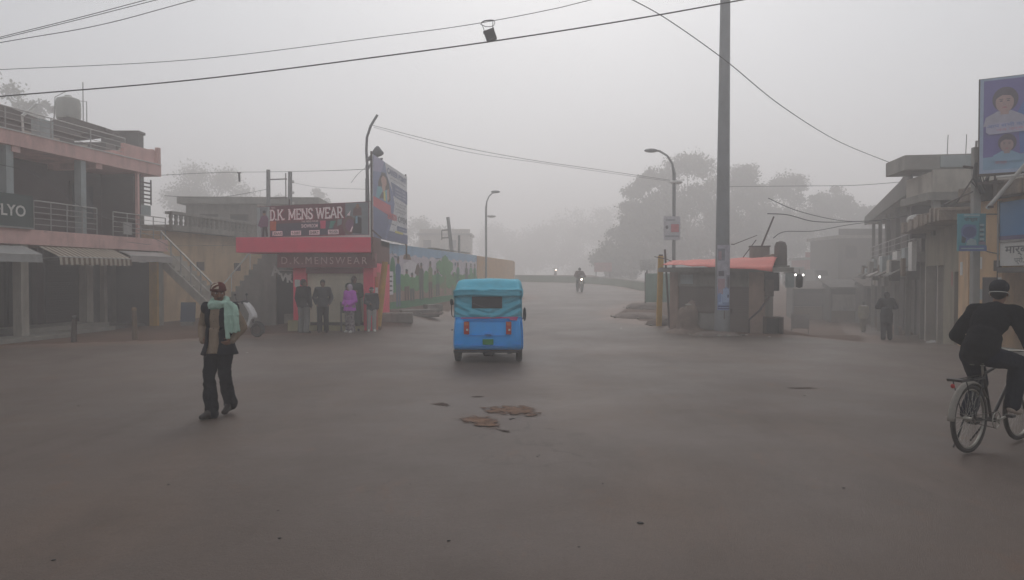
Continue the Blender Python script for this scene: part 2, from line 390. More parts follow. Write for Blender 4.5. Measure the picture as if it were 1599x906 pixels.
m_wht = M('off white paint', (.62, .61, .58), .6, .08, 4, stain=.3, stain_col=(.3,.28,.25))
m_yel = M('ochre yellow paint', (.52, .30, .045), .7, .15, 4, stain=.4, stain_col=(.2,.12,.05))
m_yw = M('faded orange yellow wall', (.56, .40, .24), .85, .14, 1.5, stain=.55, stain_col=(.25,.17,.10))
m_galv = M('grey painted steel pole', (.20, .205, .21), .55, .12, 3, metal=.2, stain=.3)
m_wood = M('weathered wood', (.13, .085, .05), .85, .25, 4, stretch=(4,4,.5))
def railing(parent, x0, x1, y, z0, h, nr=4, posts=4, mat=None, name='railing', dx=None):
    mb = MB(); mat = mat or m_rail
    for i in range(nr): zz = z0 + h - i*h/nr; mb.tube([(x0,y,zz),(x1,y,zz)], .018 if i == 0 else .011, 6)
    for i in range(posts): xx = x0 + (x1-x0)*i/(posts-1); mb.tube([(xx,y,z0),(xx,y,z0+h)], .018, 6)
    return mb.build(name, mat, parent, smooth=True)
# ================================================================ LEFT: two storey pink building
B0 = Vector((-13.5, 19.5, 0)); RZ = math.atan2(.988, .153)
lb = thing('shop_building', 'two storey building with pink balcony edges, steel railings and shaded shop fronts', 'building', B0, RZ)
def tpx(px):  # metres along the facade seen at that pixel column
    k = (px-CX)/F; return (k*19.5+13.5)/(.153-k*.988)
m_plinth = M('plinth cement', (.27, .255, .22), .9, .15, 3, stain=.4)
boxo('plinth', m_plinth, lb, -6, 2.2, -.35, .55, -.3, .12)
boxo('plinth', m_plinth, lb, 1.6, 5.0, .65, 1.9, -.3, .26)
boxo('plinth', m_plinth, lb, 1.9, 4.9, .35, .65, -.3, .13)
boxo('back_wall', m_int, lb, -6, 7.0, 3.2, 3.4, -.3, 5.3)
boxo('side_wall', m_conc, lb, 6.75, 6.95, 1.7, 8, -.3, 5.28)
boxo('side_wall', m_conc, lb, -6.2, -6, .3, 8, -.3, 5.28)
boxo('rear_block', m_conc, lb, -6, 6.95, 3.4, 8, -.3, 5.28)
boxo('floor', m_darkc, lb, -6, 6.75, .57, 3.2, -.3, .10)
boxo('balcony_slab', m_pink, lb, -6, 7.25, 0, 3.2, 2.65, 3.07)
boxo('roof_slab', m_pink, lb, -6, 6.9, 0, 3.2, 5.3, 5.69)
boxo('soffit_edge', m_wht, lb, -6, 6.9, -.03, -.002, 5.69, 5.72)
for x in (-3.6, .5, 3.7, ): boxo('roof_beam', m_pink, lb, x, x+.28, .05, 3.2, 5.14, 5.298)
for x, y, wd, m_ in ((-3.2,.2,.3,m_cream),(.8,.1,.27,m_cream),(4.55,1.1,.30,m_cream)): boxo('column', m_, lb, x, x+wd, y, y+wd, .1, 2.648, bevel=.01)
boxo('column', m_cream, lb, 6.0, 6.16, 1.6, 1.76, .1, 2.648)
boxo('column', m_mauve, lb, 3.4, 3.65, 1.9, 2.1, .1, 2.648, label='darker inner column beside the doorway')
boxo('end_pier', M('end pier cream', (.36,.33,.27), .85, .15, 2, stain=.5), lb, 6.75, 7.05, .05, .35, -.2, 2.648, label='stained pier at the foot of the stair')
boxo('end_pier', m_yel, lb, 6.63, 6.748, .03, .33, -.2, 2.3, label='yellow painted strip of the pier')
for a, b in ((-5.8,-3.1),(-2.8,.3),(.9,3.3),(5.0,6.6)):
    boxo('rolling_shutter', m_shut, lb, a, b, 3.0, 3.17, .1, 2.3)
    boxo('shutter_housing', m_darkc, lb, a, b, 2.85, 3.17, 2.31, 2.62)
boxo('doorway', m_blk, lb, 3.6, 4.9, 3.1, 3.18, .1, 2.4)  # flat black slab, the doorway's inner shade put into its colour
# upper storey behind the balcony
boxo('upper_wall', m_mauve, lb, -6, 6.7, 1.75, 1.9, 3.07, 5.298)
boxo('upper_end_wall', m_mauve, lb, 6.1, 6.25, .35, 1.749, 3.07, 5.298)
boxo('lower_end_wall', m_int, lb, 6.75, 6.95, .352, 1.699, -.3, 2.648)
for a in (-3.5, 1.2, 4.6):
    f = boxo('window', M('window wood', (.06,.045,.04), .6), lb, a, a+1.1, 1.70, 1.748, 3.6, 4.9)
    boxo('pane', M('dusty pane', (.05,.055,.06), .25, .2), f, a+.08, a+1.02, 1.68, 1.699, 3.68, 4.82)
for px, wd in ((22,.24),(136,.22)): boxo('upper_column', m_pale, lb, tpx(px)-wd/2, tpx(px)+wd/2, .08, .08+wd, 3.07, 5.298)
boxo('upper_column', m_pink, lb, tpx(222)-.05, tpx(222)+.05, .1, .2, 3.07, 5.298, label='thin pink post at the balcony end')
x1, x2 = tpx(57), tpx(155)
railing(lb, x1, x2, .06, 3.07, .82, 5, 5); railing(lb, tpx(180), 7.2, .06, 3.07, .78, 5, 5)
railing(lb, -6, tpx(-30), .06, 3.07, .82, 5, 4)
f = railing(lb, 7.2, 7.2, .06, 3.07, .78, 1, 2, name='railing_post')
boxo('notice_frame', m_rail, lb, tpx(194), tpx(207), .0, .03, 3.15, 3.55)
# louvred screen at the far end of the balcony
mb = MB()
xa, xb = tpx(229), tpx(257)
for i in range(6): mb.box(xa, xb, .5, .53, 4.35+i*.14, 4.40+i*.14)
for x in (xa, xb-.05): mb.box(x, x+.05, .47, .498, 4.3, 5.2)
mb.build('louvre_screen', m_darkc, lb)
boxo('vent_panel', m_pale, lb, xa+.3, xb-.02, .5, .53, 3.9, 4.28)
# roof terrace
boxo('parapet', m_pink, lb, 5.1, 6.88, .12, .24, 5.72, 6.18); boxo('parapet', m_pink, lb, 6.72, 6.88, .0, .118, 5.72, 6.30)
boxo('parapet', m_pink, lb, 6.72, 6.88, .242, 3.2, 5.72, 6.25)
railing(lb, -6, 5.2, .15, 5.72, .62, 4, 8)
boxo('terrace_pillar', m_pale, lb, 2.0, 2.5, .5, .8, 5.70, 6.35)
boxo('terrace_pillar', m_pale, lb, -2.2, -1.9, .5, .8, 5.70, 6.35)
baro('loose_pipe', m_wht, lb, (1.05, .2, 5.72), (1.0, .18, 6.2), .04); baro('loose_pipe', m_wht, lb, (1.0, .18, 6.2), (1.5, .2, 6.62), .06)
sh = boxo('roof_room', m_darkc, lb, -1.5, 5.4, 2.2, 5.5, 5.70, 6.5)
mb = MB(); mb.prism([(-1.8,6.5),(1.5,6.85),(2.4,6.85),(5.5,6.58),(5.5,6.51),(-1.8,6.45)], 2.0, 5.8, 'xz'); mb.build('roof_sheet', m_darkc, lb)
for i, (x, wd) in enumerate(((.6,.5),(3.2,.5),(4.1,.6))): boxo('roof_wall_panel', m_cream, lb, x, x+wd, 2.15, 2.198, 5.72, 6.3)
rh = thing('rear_house', 'taller dark roofed house behind the pink building with sloping sheet roof', 'building', (X(20,29), 29, 0))
xw = X(168,29)-X(20,29)
boxo('wall', m_darkc, rh, 0, xw, 0, .7, -.2, 7.0); boxo('wall_panel', m_cream, rh, 2.0, 3.0, -.04, -.002, 5.4, 6.9); boxo('wall_panel', m_cream, rh, 3.1, 3.6, -.04, -.002, 5.4, 6.6)
mb = MB(); mb.prism([(-.4,7.05),(1.0,7.55),(2.4,7.95),(xw+.15,7.5),(xw+.15,7.38),(2.4,7.2),(-.4,6.95)], -.3, .75, 'xz'); mb.build('sheet_roof', m_rust, rh)
sh2 = thing('stair_tower', 'dark flat topped stair tower behind the pink parapet corner', 'tower', (X(160,31), 31, 0))
xt = X(218,31)-X(160,31); boxo('tower_wall', m_darkc, sh2, 0, xt, 0, .45, -.2, 7.72); boxo('top_slab', m_rust, sh2, -.06, xt+.06, -.06, .5, 7.721, 7.83)
mb = MB()
for i in range(6):
    for j in range(4): mb.box(.75+i*.17, .85+i*.17, -.03, -.002, 6.5+j*.17, 6.6+j*.17)
mb.build('jali_screen', m_cream, sh2); boxo('lower_panel', m_cream, sh2, .7, xt, -.02, -.002, 5.6, 6.5)
# awnings
def awning(x0, x1, z0, drop, outw, mats, stripes, label, valance):
    mb = MB(); n = stripes
    for i in range(n):
        a = x0+(x1-x0)*i/n; b = x0+(x1-x0)*(i+1)/n; mi = i % 2 if len(mats) > 1 else 0
        mb.add([(a,.0,z0),(b,.0,z0),(b,-outw,z0-drop),(a,-outw,z0-drop),(a,.0,z0-.02),(b,.0,z0-.02),(b,-outw,z0-drop-.02),(a,-outw,z0-drop-.02)],
               [(0,1,2,3),(7,6,5,4),(3,2,6,7)], mi)
        dv = valance*(1+.08*math.sin(i*1.7))
        mb.add([(a,-outw-.01,z0-drop-.021),(b,-outw-.01,z0-drop-.021),(b,-outw-.03,z0-drop-dv),(a,-outw-.03,z0-drop-dv)], [(0,1,2,3)], mi)
    o = mb.build('awning', mats, lb, label=label)
    m2 = MB(); m2.tube([(x0,-outw,z0-drop-.02),(x1,-outw,z0-drop-.02)], .018, 6)
    for x in (x0, x1): m2.tube([(x,-outw,z0-drop-.03),(x,.05,z0-.35)], .012, 6)
    m2.build('awning_frame', m_rail, o)
m_aw1 = M('awning cream stripe', (.40,.36,.29), .85, .1, 5, stain=.4, stain_col=(.15,.12,.09)); m_aw2 = M('awning brown stripe', (.12,.075,.045), .85, .1, 5)
m_aw3 = M('awning plain canvas', (.36,.33,.31), .85, .1, 5, stain=.4)
awning(-3.6, tpx(38), 2.60, .22, .55, [M('awning grey', (.30,.30,.29), .85, .12, 4, stain=.5)], 6, 'faded grey awning at the near shops', .22)
awning(tpx(62), tpx(178), 2.62, .28, .62, [m_aw1, m_aw2], 30, 'striped cream and brown awning', .24)
awning(tpx(186), 6.9, 2.60, .14, .40, [m_aw3], 6, 'plain pale awning beside the pier', .22)
# shop sign on the balcony
sg = thing('shop_sign', 'dark green sign board with white capital letters on the first floor balcony', 'sign', B0 + Matrix.Rotation(RZ, 3, 'Z') @ Vector((-1.6, -.06, 3.07)), RZ)
mb = MB(); mb.box(0, 1.6+tpx(50), 0, .05, .02, .92); mb.build('board', M('sign dark green', (.03,.055,.05), .4), sg)
mb = MB(); mb.text('FLYO', 1.6+tpx(38)-1.0, .33, .42, 0, width=1.0, depth=.01, bold=.006); mb.build('letters', m_wht, sg)
boxo('trim', m_rail, sg, .0, 1.6+tpx(50), -.02, -.001, .0, .04)
wt = thing('water_tank', 'pale round water tank on a metal stand on the terrace roof', 'water tank', P(110, 187.5, 30.2)); wt.scale = (1.2, 1.2, 1.2)
mb = MB(); mb.lathe([(.36,0),(.38,.1),(.38,.55),(.34,.68),(.12,.76),(.1,.8)], n=20); mb.build('tank', M('tank plastic', (.42,.42,.38), .6, .1, 3, stain=.3), wt, smooth=True)
for i in range(4): tubeo('leg', m_rail, wt, [(.33*(-1)**(i//2), .33*(-1)**i, -.45), (.3*(-1)**(i//2), .3*(-1)**i, 0)], .02)
tubeo('ladder_frame', m_rail, wt, [(-.5,0,-.45),(-.45,0,.75),(-.05,0,.95)], .015); tubeo('pipe', m_rail, wt, [(.5,0,-.45),(.5,0,1.25)], .018)
tubeo('pipe', m_rail, wt, [(.3,0,.62),(.62,0,.6),(.62,0,-.4)], .016)
# roadside posts
for px, py, h, lean, lab, mt in ((114,535,.68,.03,'short dark post on the dirt edge before the striped awning', m_rust),(210,530,.86,-.02,'brown timber post with pale top before the plain awning', m_wood)):
    Y = CAMZ*F/(py-CY); x = X(px, Y)
    o = thing('roadside_post', lab, 'post', (x, Y, gh(x, Y)-.05), 0, 'posts along the left dirt edge')
    mb = MB(); mb.tube([(0,0,0),(lean*.5,0,h*.5),(lean,0,h)], [.075,.07,.062], 10); mb.build('shaft', mt, o, smooth=True)
    mb = MB(); mb.lathe([(.07,0),(.074,.02),(.06,.07),(.03,.09)], (lean,0,h), 10); mb.build('cap', M('post cap ochre', (.2,.12,.06), .8) if mt is m_wood else m_blk, o, smooth=True)
# ================================================================ yellow stair building behind
yb = thing('yellow_building', 'low faded orange yellow building with stained grey balcony edge', 'building', (-13.0, 28.0, 0), math.atan2(6.8, 1.1))
boxo('wall', m_yw, yb, 0, 8.2, .3, .5, -.3, 3.5)
boxo('wall', m_yw, yb, 0, .2, .502, 6, -.3, 3.5)
boxo('body', m_conc, yb, .21, 8.2, .502, 6, -.3, 3.5)
boxo('balcony_edge', m_conc, yb, 0, 8.3, -.2, 6, 3.5, 3.72)
boxo('coping', m_conc, yb, -.05, 8.3, -.22, .1, 4.12, 4.22)
mb = MB()
for i in range(26): x = .1+i*.32; mb.lathe([(.06,0),(.085,.12),(.05,.2),(.085,.3),(.06,.399)], (x, -.05, 3.72), 8)
mb.build('balustrade', m_conc, yb, smooth=True)
for a in (2.3, 5.2):
    f = boxo('window', m_rust, yb, a, a+.5, .26, .298, 2.0, 2.35)
gb = thing('grey_building', 'grey flat roofed upper building rising behind the yellow wall', 'building', (-16.5, 37.5, .3), R(4))
boxo('wall', m_conc, gb, 0, 6.4, 0, 5, -.3, 5.1); boxo('roof', m_conc, gb, -.3, 6.7, -.4, 5.3, 5.1, 5.45)
boxo('column', m_cream, gb, 3.6, 3.95, -.3, -.01, 2.6, 5.098)
for a in (.7, 2.2, 4.5):
    f = boxo('window', m_rust, gb, a, a+.9, -.04, -.002, 3.5, 4.6); boxo('pane', m_int, f, a+.07, a+.83, -.06, -.041, 3.57, 4.53)
# stairs
def stairs(name, label, top, bot, wd, n, mat, solid, rails):
    t = Vector(top); b = Vector(bot); d = b-t; d.z = 0; L = d.length; o = thing(name, label, 'staircase', (t.x, t.y, 0), math.atan2(d.y, d.x))
    H = t.z-b.z; mb = MB(); prof = []
    for i in range(n): prof += [(i*L/n, t.z-i*H/n), ((i+1)*L/n, t.z-i*H/n)]
    prof += [(L, b.z)] + ([(0, b.z)] if solid else [(L-.3, b.z), (0, t.z-.35)])
    mb.prism(prof, -wd/2, wd/2, 'xz'); mb.build('flight', mat, o)
    if not solid: mb = MB(); mb.prism([(-.05,t.z+.05),(L+.05,b.z+.12),(L-.25,b.z),(-.05,t.z-.30)], -wd/2-.07, -wd/2-.002, 'xz'); mb.build('stringer', mat, o)
    for y in rails:
        mb = MB(); mb.tube([(0,y,t.z+.85),(L,y,b.z+.85)], .03, 6); mb.tube([(0,y,t.z+.45),(L,y,b.z+.45)], .012, 6)
        for i in range(8): x = L*i/7; zz = t.z-H*i/7; mb.tube([(x,y,zz-.1),(x,y,zz+.85)], .024, 6)
        mb.build('handrail', m_rail, o, smooth=True)
    return o
stairs('staircase', 'open concrete stair with thin steel handrail coming down beside the pink building', (-12.5, 27.0, 2.5), (-9.7, 26.2, 0), .9, 14, m_cream, False, (-.40,))
o = stairs('staircase', 'solid grey stair climbing towards the red shop with a pale handrail', (-8.3, 27.0, 3.0), (-11.0, 27.8, 0), 1.1, 15, m_conc, True, ())
mb = MB(); mb.tube([(0,.5,3.75),(2.81,.5,.9)], .028, 6)
for i in range(4): mb.tube([(.3+i*.8,.5,2.6-i*.85),(.3+i*.8,.5,3.45-i*.81)], .018, 6)
mb.build('handrail', m_wht, o, smooth=True)
boxo('dark_passage', m_darkc, yb, 8.2, 8.4, -3.2, .28, -.3, 3.4)
dp = thing('service_shed', 'dark recessed shed between the grey stair and the red shop', 'shed', (-8.6, 26.0, 0))
boxo('wall', m_darkc, dp, -.1, 1.5, .6, .75, -.2, 2.5); boxo('opening_shade_panel', m_blk, dp, .1, 1.0, .55, .598, 0, 1.75); boxo('ledge', m_conc, dp, .55, 1.45, .1, .5, 0, .42)  # solid black panel on the wall paints the shade of an opening
boxo('post', m_conc, dp, 1.12, 1.24, -.1, .02, -.1, 2.4)
bs = thing('blue_board', 'faded blue sheet leaning under the open stair', 'board', (X(292,26.3), 26.3, 0), R(10))
mb = MB(); mb.T = Matrix.Rotation(R(-12), 4, 'X'); mb.box(-.25,.25,0,.02,.15,.85); mb.build('sheet', M('faded blue sheet', (.055,.085,.14), .6, .2, 4), bs); boxo('foot_block', m_conc, bs, -.2,.2,-.08,.1,-.03,.14)
# ================================================================ red clothes shop
m_red = M('crimson cladding', (.78, .055, .12), .45, .08, 2, stain=.15, stain_col=(.2,.04,.05))
m_redd = M('dark maroon sign', (.20, .04, .05), .5, .1, 2)
m_brn = M('red brown side panel', (.13, .045, .035), .7, .2, 3)
dk = thing('clothes_shop', 'small crimson shop with beige rolling shutter and wide red canopy', 'shop', (-7.1, 24.0, 0))
W_ = 2.6
boxo('wall', m_red, dk, 0, .42, 0, .35, -.1, 2.04); boxo('wall', m_red, dk, 2.28, W_, 0, .35, -.1, 2.04)
boxo('side_wall', m_redd, dk, 0, .15, .351, 3.2, -.1, 3.0); boxo('side_wall', m_red, dk, 2.45, W_, .351, 3.2, -.1, 2.2); boxo('side_wall', m_brn, dk, 2.45, W_, .351, 3.2, 2.201, 3.0)
boxo('back_wall', m_conc, dk, .151, 2.449, 3.0, 3.2, -.1, 3.0)
boxo('lintel', m_redd, dk, .421, 2.279, .02, .35, 1.86, 2.04)
boxo('shutter', m_shutb, dk, .421, 2.279, .16, .2, .17, 1.859); baro('shutter_bottom_rail', m_rust, dk, (.43,.15,.22),(2.27,.15,.22), .03, .09)
boxo('step', M('pale yellow cement', (.40,.36,.20), .9, .15, 3, stain=.5), dk, -.12, .55, -.22, -.002, -.1, .34)
boxo('step', M('pale yellow cement', (.4,.36,.2)), dk, .552, 2.3, -.16, .15, -.1, .16)
boxo('sign_board', m_redd, dk, -.42, W_+.12, -.30, -.002, 2.05, 2.50)
mb = MB(); mb.T = Matrix.Translation((0,-.302,0)); mb.text('D.K.MENSWEAR', -.28, 2.16, .33, 0, width=2.74, depth=.010, bold=.0, space=1.35); mb.build('raised_letters', M('dull pink letters', (.60,.43,.42), .5), dk)
boxo('canopy', m_red, dk, -1.62, W_+.04, -.62, .9, 2.52, 3.00, bevel=.01)
boxo('canopy_side', m_brn, dk, W_+.042, W_+.10, -.58, .85, 2.30, 3.02)
boxo('roof', m_conc, dk, -.2, W_, .902, 3.2, 2.8, 3.0)
boxo('paper_notice', m_wht, dk, .05, .22, -.008, -.001, 1.42, 1.66)
boxo('side_poster', M('orange poster', (.5,.12,.05), .6), dk, W_+.002, W_+.01, .6, 1.2, 1.0, 1.9)
boxo('meter_box', m_rust, dk, 1.62, 1.66, -.4, -.36, -.1, .95, label='thin dark iron post before the shutter')
# billboard above the canopy
p0 = Vector((X(402,25.2), 25.2)); p1 = Vector((X(577,23.4), 23.4)); LW = (p1-p0).length
bb = thing('billboard', 'wide maroon clothes billboard with white lettering standing on the red canopy', 'billboard', (p0.x, p0.y, 3.0), math.atan2(p1.y-p0.y, p1.x-p0.x))
HB = 1.13
mats = [m_wht, M('bb maroon', (.16,.035,.05), .4), M('bb night blue', (.05,.05,.09), .4), M('bb letter white', (.92,.80,.80), .4), M('bb letter shadow', (.30,.03,.06), .4),
        M('bb orange', (.55,.12,.05), .4), M('bb pink', (.6,.07,.16), .4), M('bb teal', (.05,.26,.22), .4), M('bb grey', (.22,.24,.26), .4), M('bb skin', (.30,.16,.10), .5),
        M('bb purple', (.20,.09,.17), .4), M('bb pale', (.40,.46,.45), .4), M('bb black', (.02,.02,.025), .4), M('bb brown', (.17,.09,.085), .4), M('bb lightblue', (.25,.4,.5), .4)]
mb = MB(); mb.box(0, LW, 0, .08, 0, HB)
mb.arect(0, LW, 0, HB, 0); mb.arect(.0, LW, .08, HB, 1)
mb.arect(0, .55, .08, HB-.02, 11); mb.art([(.18,.08),(.4,.08),(.34,.5),(.48,HB-.03),(.12,HB-.03)], 8)
mb.art([(.6,.10),(LW*.70,.12),(LW*.70,.56),(.6,.52)], 2)
mb.arect(LW*.80, LW-.03, .09, HB-.02, 8)
# man at the left of the picture
mb.art([(.14,.42),(.48,.42),(.50,.70),(.42,.82),(.22,.82),(.13,.7)], 10); mb.art([(.22,.10),(.30,.10),(.34,.38),(.40,.10),(.48,.10),(.44,.44),(.24,.44)], 12)
mb.acirc(.32, .90, .07, .085, 9); mb.acirc(.32, .94, .07, .05, 12); mb.astroke([(.15,.66),(.08,.50),(.20,.44)], .06, 10)
# seated man and motorbike scene at the right
x = LW*.86
mb.acirc(x-.12, .40, .26, .30, 13); mb.acirc(x-.10, .40, .17, .2, 10); mb.art([(x,.15),(x+.35,.12),(x+.35,.62),(x+.1,.7)], 12)
mb.art([(x+.02,.7),(x+.36,.70),(x+.34,.95),(x+.18,1.02),(x+.04,.92)], 13); mb.acirc(x+.2, 1.0, .06, .075, 9); mb.arect(x+.12, x+.2, .45, .68, 14)
mb.art([(x-.22,.72),(x-.06,.88),(x-.1,.70)], 3); mb.art([(x-.1,.2),(x,.38),(x+.03,.34),(x-.04,.18)], 3)
# clothes
mb.art([(.58,.30),(.82,.30),(.84,.60),(.76,.64),(.64,.64),(.56,.6)], 5)
mb.art([(LW*.585,.32),(LW*.585+.2,.32),(LW*.585+.22,.58),(LW*.585-.02,.58)], 6); mb.art([(LW*.66,.32),(LW*.66+.06,.56),(LW*.66+.28,.56),(LW*.66+.12,.32)], 7)
mb.art([(LW*.73,.38),(LW*.73+.02,.6),(LW*.73+.2,.62),(LW*.73+.18,.44)], 8)
# serif lettering drawn stroke by stroke
GL = {'D': (.78, [[(.15,.04),(.15,.96)],[(.15,.95),(.42,.95),(.62,.8),(.68,.5),(.62,.2),(.42,.05),(.15,.05)]], [.15], []),
 'K': (.86, [[(.15,.04),(.15,.96)],[(.74,.95),(.22,.46)],[(.38,.58),(.76,.05)]], [.15], [(.74,.96),(.76,.04)]),
 'M': (1.1, [[(.14,.04),(.14,.96)],[(.92,.04),(.92,.96)],[(.14,.95),(.53,.2),(.92,.95)]], [.14,.92], []),
 'E': (.76, [[(.15,.04),(.15,.96)],[(.15,.94),(.66,.94)],[(.15,.5),(.52,.5)],[(.15,.06),(.68,.06)],[(.66,.94),(.66,.78)],[(.68,.06),(.68,.24)]], [.15], []),
 'N': (.9, [[(.14,.04),(.14,.96)],[(.76,.04),(.76,.96)],[(.14,.95),(.76,.05)]], [.14,.76], []),
 'S': (.72, [[(.6,.78),(.54,.92),(.36,.96),(.16,.88),(.14,.68),(.3,.55),(.5,.46),(.62,.32),(.58,.12),(.38,.04),(.18,.08),(.1,.24)]], [], []),
 'W': (1.18, [[(.08,.95),(.32,.06),(.58,.85),(.84,.06),(1.08,.95)]], [], [(.08,.96),(1.08,.96),(.58,.93)]),
 'A': (.88, [[(.08,.05),(.42,.95),(.78,.05)],[(.2,.34),(.66,.34)]], [], [(.08,.04),(.78,.04)]),
 'R': (.86, [[(.15,.04),(.15,.96)],[(.15,.95),(.48,.95),(.62,.82),(.6,.6),(.46,.5),(.15,.5)],[(.42,.5),(.76,.05)]], [.15], [(.78,.04)]),
 '.': (.3, [[(.12,.05),(.12,.12)]], [], []), ' ': (.42, [], [], [])}
def serif(mb, s, x, z, w, h, m, slope=0):
    tot = sum(GL[c][0] for c in s); k = w/tot; cx_ = x
    for c in s:
        adv, st, sf, pts = GL[c]
        f = lambda a, b: (cx_ + a*k, z + b*h + slope*(cx_ + a*k - x))
        for pl in st: mb.astroke([f(*p) for p in pl], .19*k, m)
        for a in sf:
            for b in (.04, .96): mb.astroke([f(a-.13, b), f(a+.13, b)], .08*h, m)
        for a, b in pts: mb.astroke([f(a-.12, b), f(a+.12, b)], .08*h, m)
        cx_ += adv*k
serif(mb, 'D.K. MENS WEAR', .625, .615, LW*.665, .36, 4); serif(mb, 'D.K. MENS WEAR', .60, .635, LW*.665, .36, 3)
mb.text('MENS', .70, 1.03, .07, 3)
mb.text('THE MENS WEAR', LW*.43, .53, .09, 3, width=LW*.15); mb.text('SHOWROOM', LW*.43, .36, .17, 3, width=LW*.145, bold=.003)
for a, s_ in ((.165,'JEANS'),(.335,'T-SHIRT'),(.50,'SHIRT'),(.665,'TROUSER')):
    mb.arect(LW*a, LW*a+.42, .12, .27, 3); mb.text(s_, LW*a+.03, .145, .13, 12, width=.36, bold=.003)
mb.build('printed_panel', mats, bb)
mb = MB()
for x in (.05, LW/2, LW-.05): mb.box(x-.02, x+.02, .081, .12, -.0, HB+.02); mb.bar((x,.12,.3),(x,.75,.02), .03)
mb.build('support_frame', m_rust, bb)
tubeo('rod', m_rust, bb, [(1.3,.1,HB-.05),(1.3,.1,HB+.22)], .025)
# small hanging sign at the left of the shop
hs_ = thing('hanging_sign', 'small sign of cut out pale letters hanging left of the maroon shop sign', 'sign', (X(424,24.2), 24.2, Z(441,24.2)))
mb = MB(); mb.T = Matrix.Rotation(R(-0), 4, 'Y')
for s_, a, b, sz, r in (('A',.0,.22,.42,-8),('W',.26,.06,.34,4),('R',.50,.0,.34,0)):
    mb.T = Matrix.Translation((a,0,b)) @ Matrix.Rotation(R(r), 4, 'Y'); mb.text(s_, 0, 0, sz, 0, depth=.015, bold=.012)
mb.T = Matrix.Identity(4)
mb.build('letters', m_wht, hs_); baro('bracket', m_wht, hs_, (.22,.02,.40),(.76,.02,.38), .02, .03); tubeo('hanger', m_rust, hs_, [(.5,.02,.38),(.55,.1,.62)], .008)
# ================================================================ street lamp pole beside the shop
lp = thing('street_lamp', 'dark lamp pole with curved bare top and tilted floodlight beside the red shop', 'street lamp', (X(580,27.4), 27.4, -.38)); lp.scale = (1.212, 1.212, 1.212)
m_pole = M('lamp pole dark grey', (.12,.125,.135), .6, .15, 3, metal=.2)
mb = MB(); mb.tube([(0,0,-.1),(-.06,0,2.5),(-.12,0,5.15)], [.062,.056,.05], 10); mb.tube([(-.11,0,5.1),(-.14,0,5.6),(-.12,0,6.0),(.0,0,6.35),(.20,0,6.68)], [.045,.04,.04,.04,.04], 8); mb.build('pole', m_pole, lp, smooth=True)
mb = MB(); mb.T = Matrix.Translation((.16,-.05,5.50)) @ Matrix.Rotation(R(38), 4, 'Y').inverted()
mb.lathe([(.05,-.34),(.06,-.2),(.11,-.05),(.155,.08),(.16,.16),(.13,.2)], (0,0,0), 14, axis='x'); mb.T = Matrix.Identity(4)
mb.build('floodlight', m_pole, lp, smooth=True)
mb = MB(); mb.T = Matrix.Translation((.22,-.02,5.28)) @ Matrix.Rotation(R(28), 4, 'Y').inverted(); mb.ell((0,0,0),(.17,.07,.05)); mb.build('small_lamp', m_pole, lp, smooth=True)
tubeo('arm', m_pole, lp, [(-.1,0,5.0),(.0,-.03,5.2),(.12,-.04,5.4)], .03); mb = MB(); mb.box(-.17,-.14,-.03,.03,4.0,4.75); mb.build('cable_bracket', m_pole, lp)
mb = MB()
mb.box(.03,.07,.02,.06,1.9,5.2); mb.build('second_post', m_pole, lp)
# ================================================================ admission banner on a frame
a0 = Vector((-4.66, 24.9)); a1 = Vector((-4.33, 30.6)); BW = (a1-a0).length; BRZ = math.atan2(a1.y-a0.y, a1.x-a0.x)
ban = thing('advert_banner', 'tall blue and white admission open banner above the near end of the mural', 'banner', (a0.x, a0.y, 3.08), BRZ)
BH = 2.78
mats = [M('bn white', (.62,.62,.64), .45), M('bn navy', (.07,.10,.24), .4), M('bn blue', (.13,.17,.34), .4), M('bn red', (.55,.05,.08), .4), M('bn skin', (.50,.30,.24), .5),
        M('bn hair', (.06,.035,.03), .5), M('bn teal', (.10,.35,.42), .4), M('bn grey', (.16,.17,.2), .4), M('bn yellow', (.6,.55,.08), .4), M('bn violet', (.28,.26,.42), .4), m_rust]
mb = MB(); mb.box(0, BW, 0, .03, 0, BH, 0); u = BW/100.; v = BH/100.
S = lambda pl: [(a*u, b*v) for a, b in pl]
mb.art(S([(0,0),(34,0),(52,30),(58,52),(52,66),(36,84),(30,100),(0,100)]), 2); mb.art(S([(0,0),(28,0),(38,18),(44,34),(0,36)]), 1)
mb.art(S([(0,38),(48,32),(46,47),(0,50)]), 3); mb.art(S([(0,80),(20,84),(28,100),(0,100)]), 9)
mb.art(S([(14,50),(24,52),(40,50),(46,54),(42,74),(36,82),(20,82),(12,70)]), 5)
mb.acirc(27*u, 75*v, 8*u, 7*v, 4); mb.art(S([(22,60),(31,60),(31,70),(22,70)]), 4); mb.art(S([(6,50),(14,50),(24,62),(20,66),(10,64)]), 6)
mb.art(S([(30,50),(38,50),(36,66),(28,62)]), 6); mb.art(S([(26,50),(32,50),(30,62),(26,62)]), 8); mb.art(S([(36,50),(42,55),(40,68),(35,64)]), 4)
mb.art(S([(19,76),(20,84),(30,86),(38,80),(36,70),(33,80),(24,81)]), 5)
mb.text('CAREER POINT', 36*u, 88*v, .28, 1, width=60*u, bold=.01)
mb.text('best coaching for all classes', 44*u, 82.5*v, .10, 7, width=50*u)
mb.art(S([(53,62),(100,58),(100,77),(46,79),(50,72)]), 1)
for i, s_ in enumerate(('Science   Maths', 'Commerce  English', 'Computer  Hindi')): mb.text(s_, 60*u, (72-4.6*i)*v, .12, 0, width=34*u)
mb.text('Join', 50*u, 54*v, .10, 7); mb.text('regular classes daily', 60*u, 53*v, .12, 7, width=36*u); mb.text('limited seats', 66*u, 49.5*v, .1, 7, width=26*u)
mb.text('morning and evening', 60*u, 44.5*v, .12, 7, width=36*u); mb.text('separate batches', 64*u, 41*v, .1, 7, width=28*u)
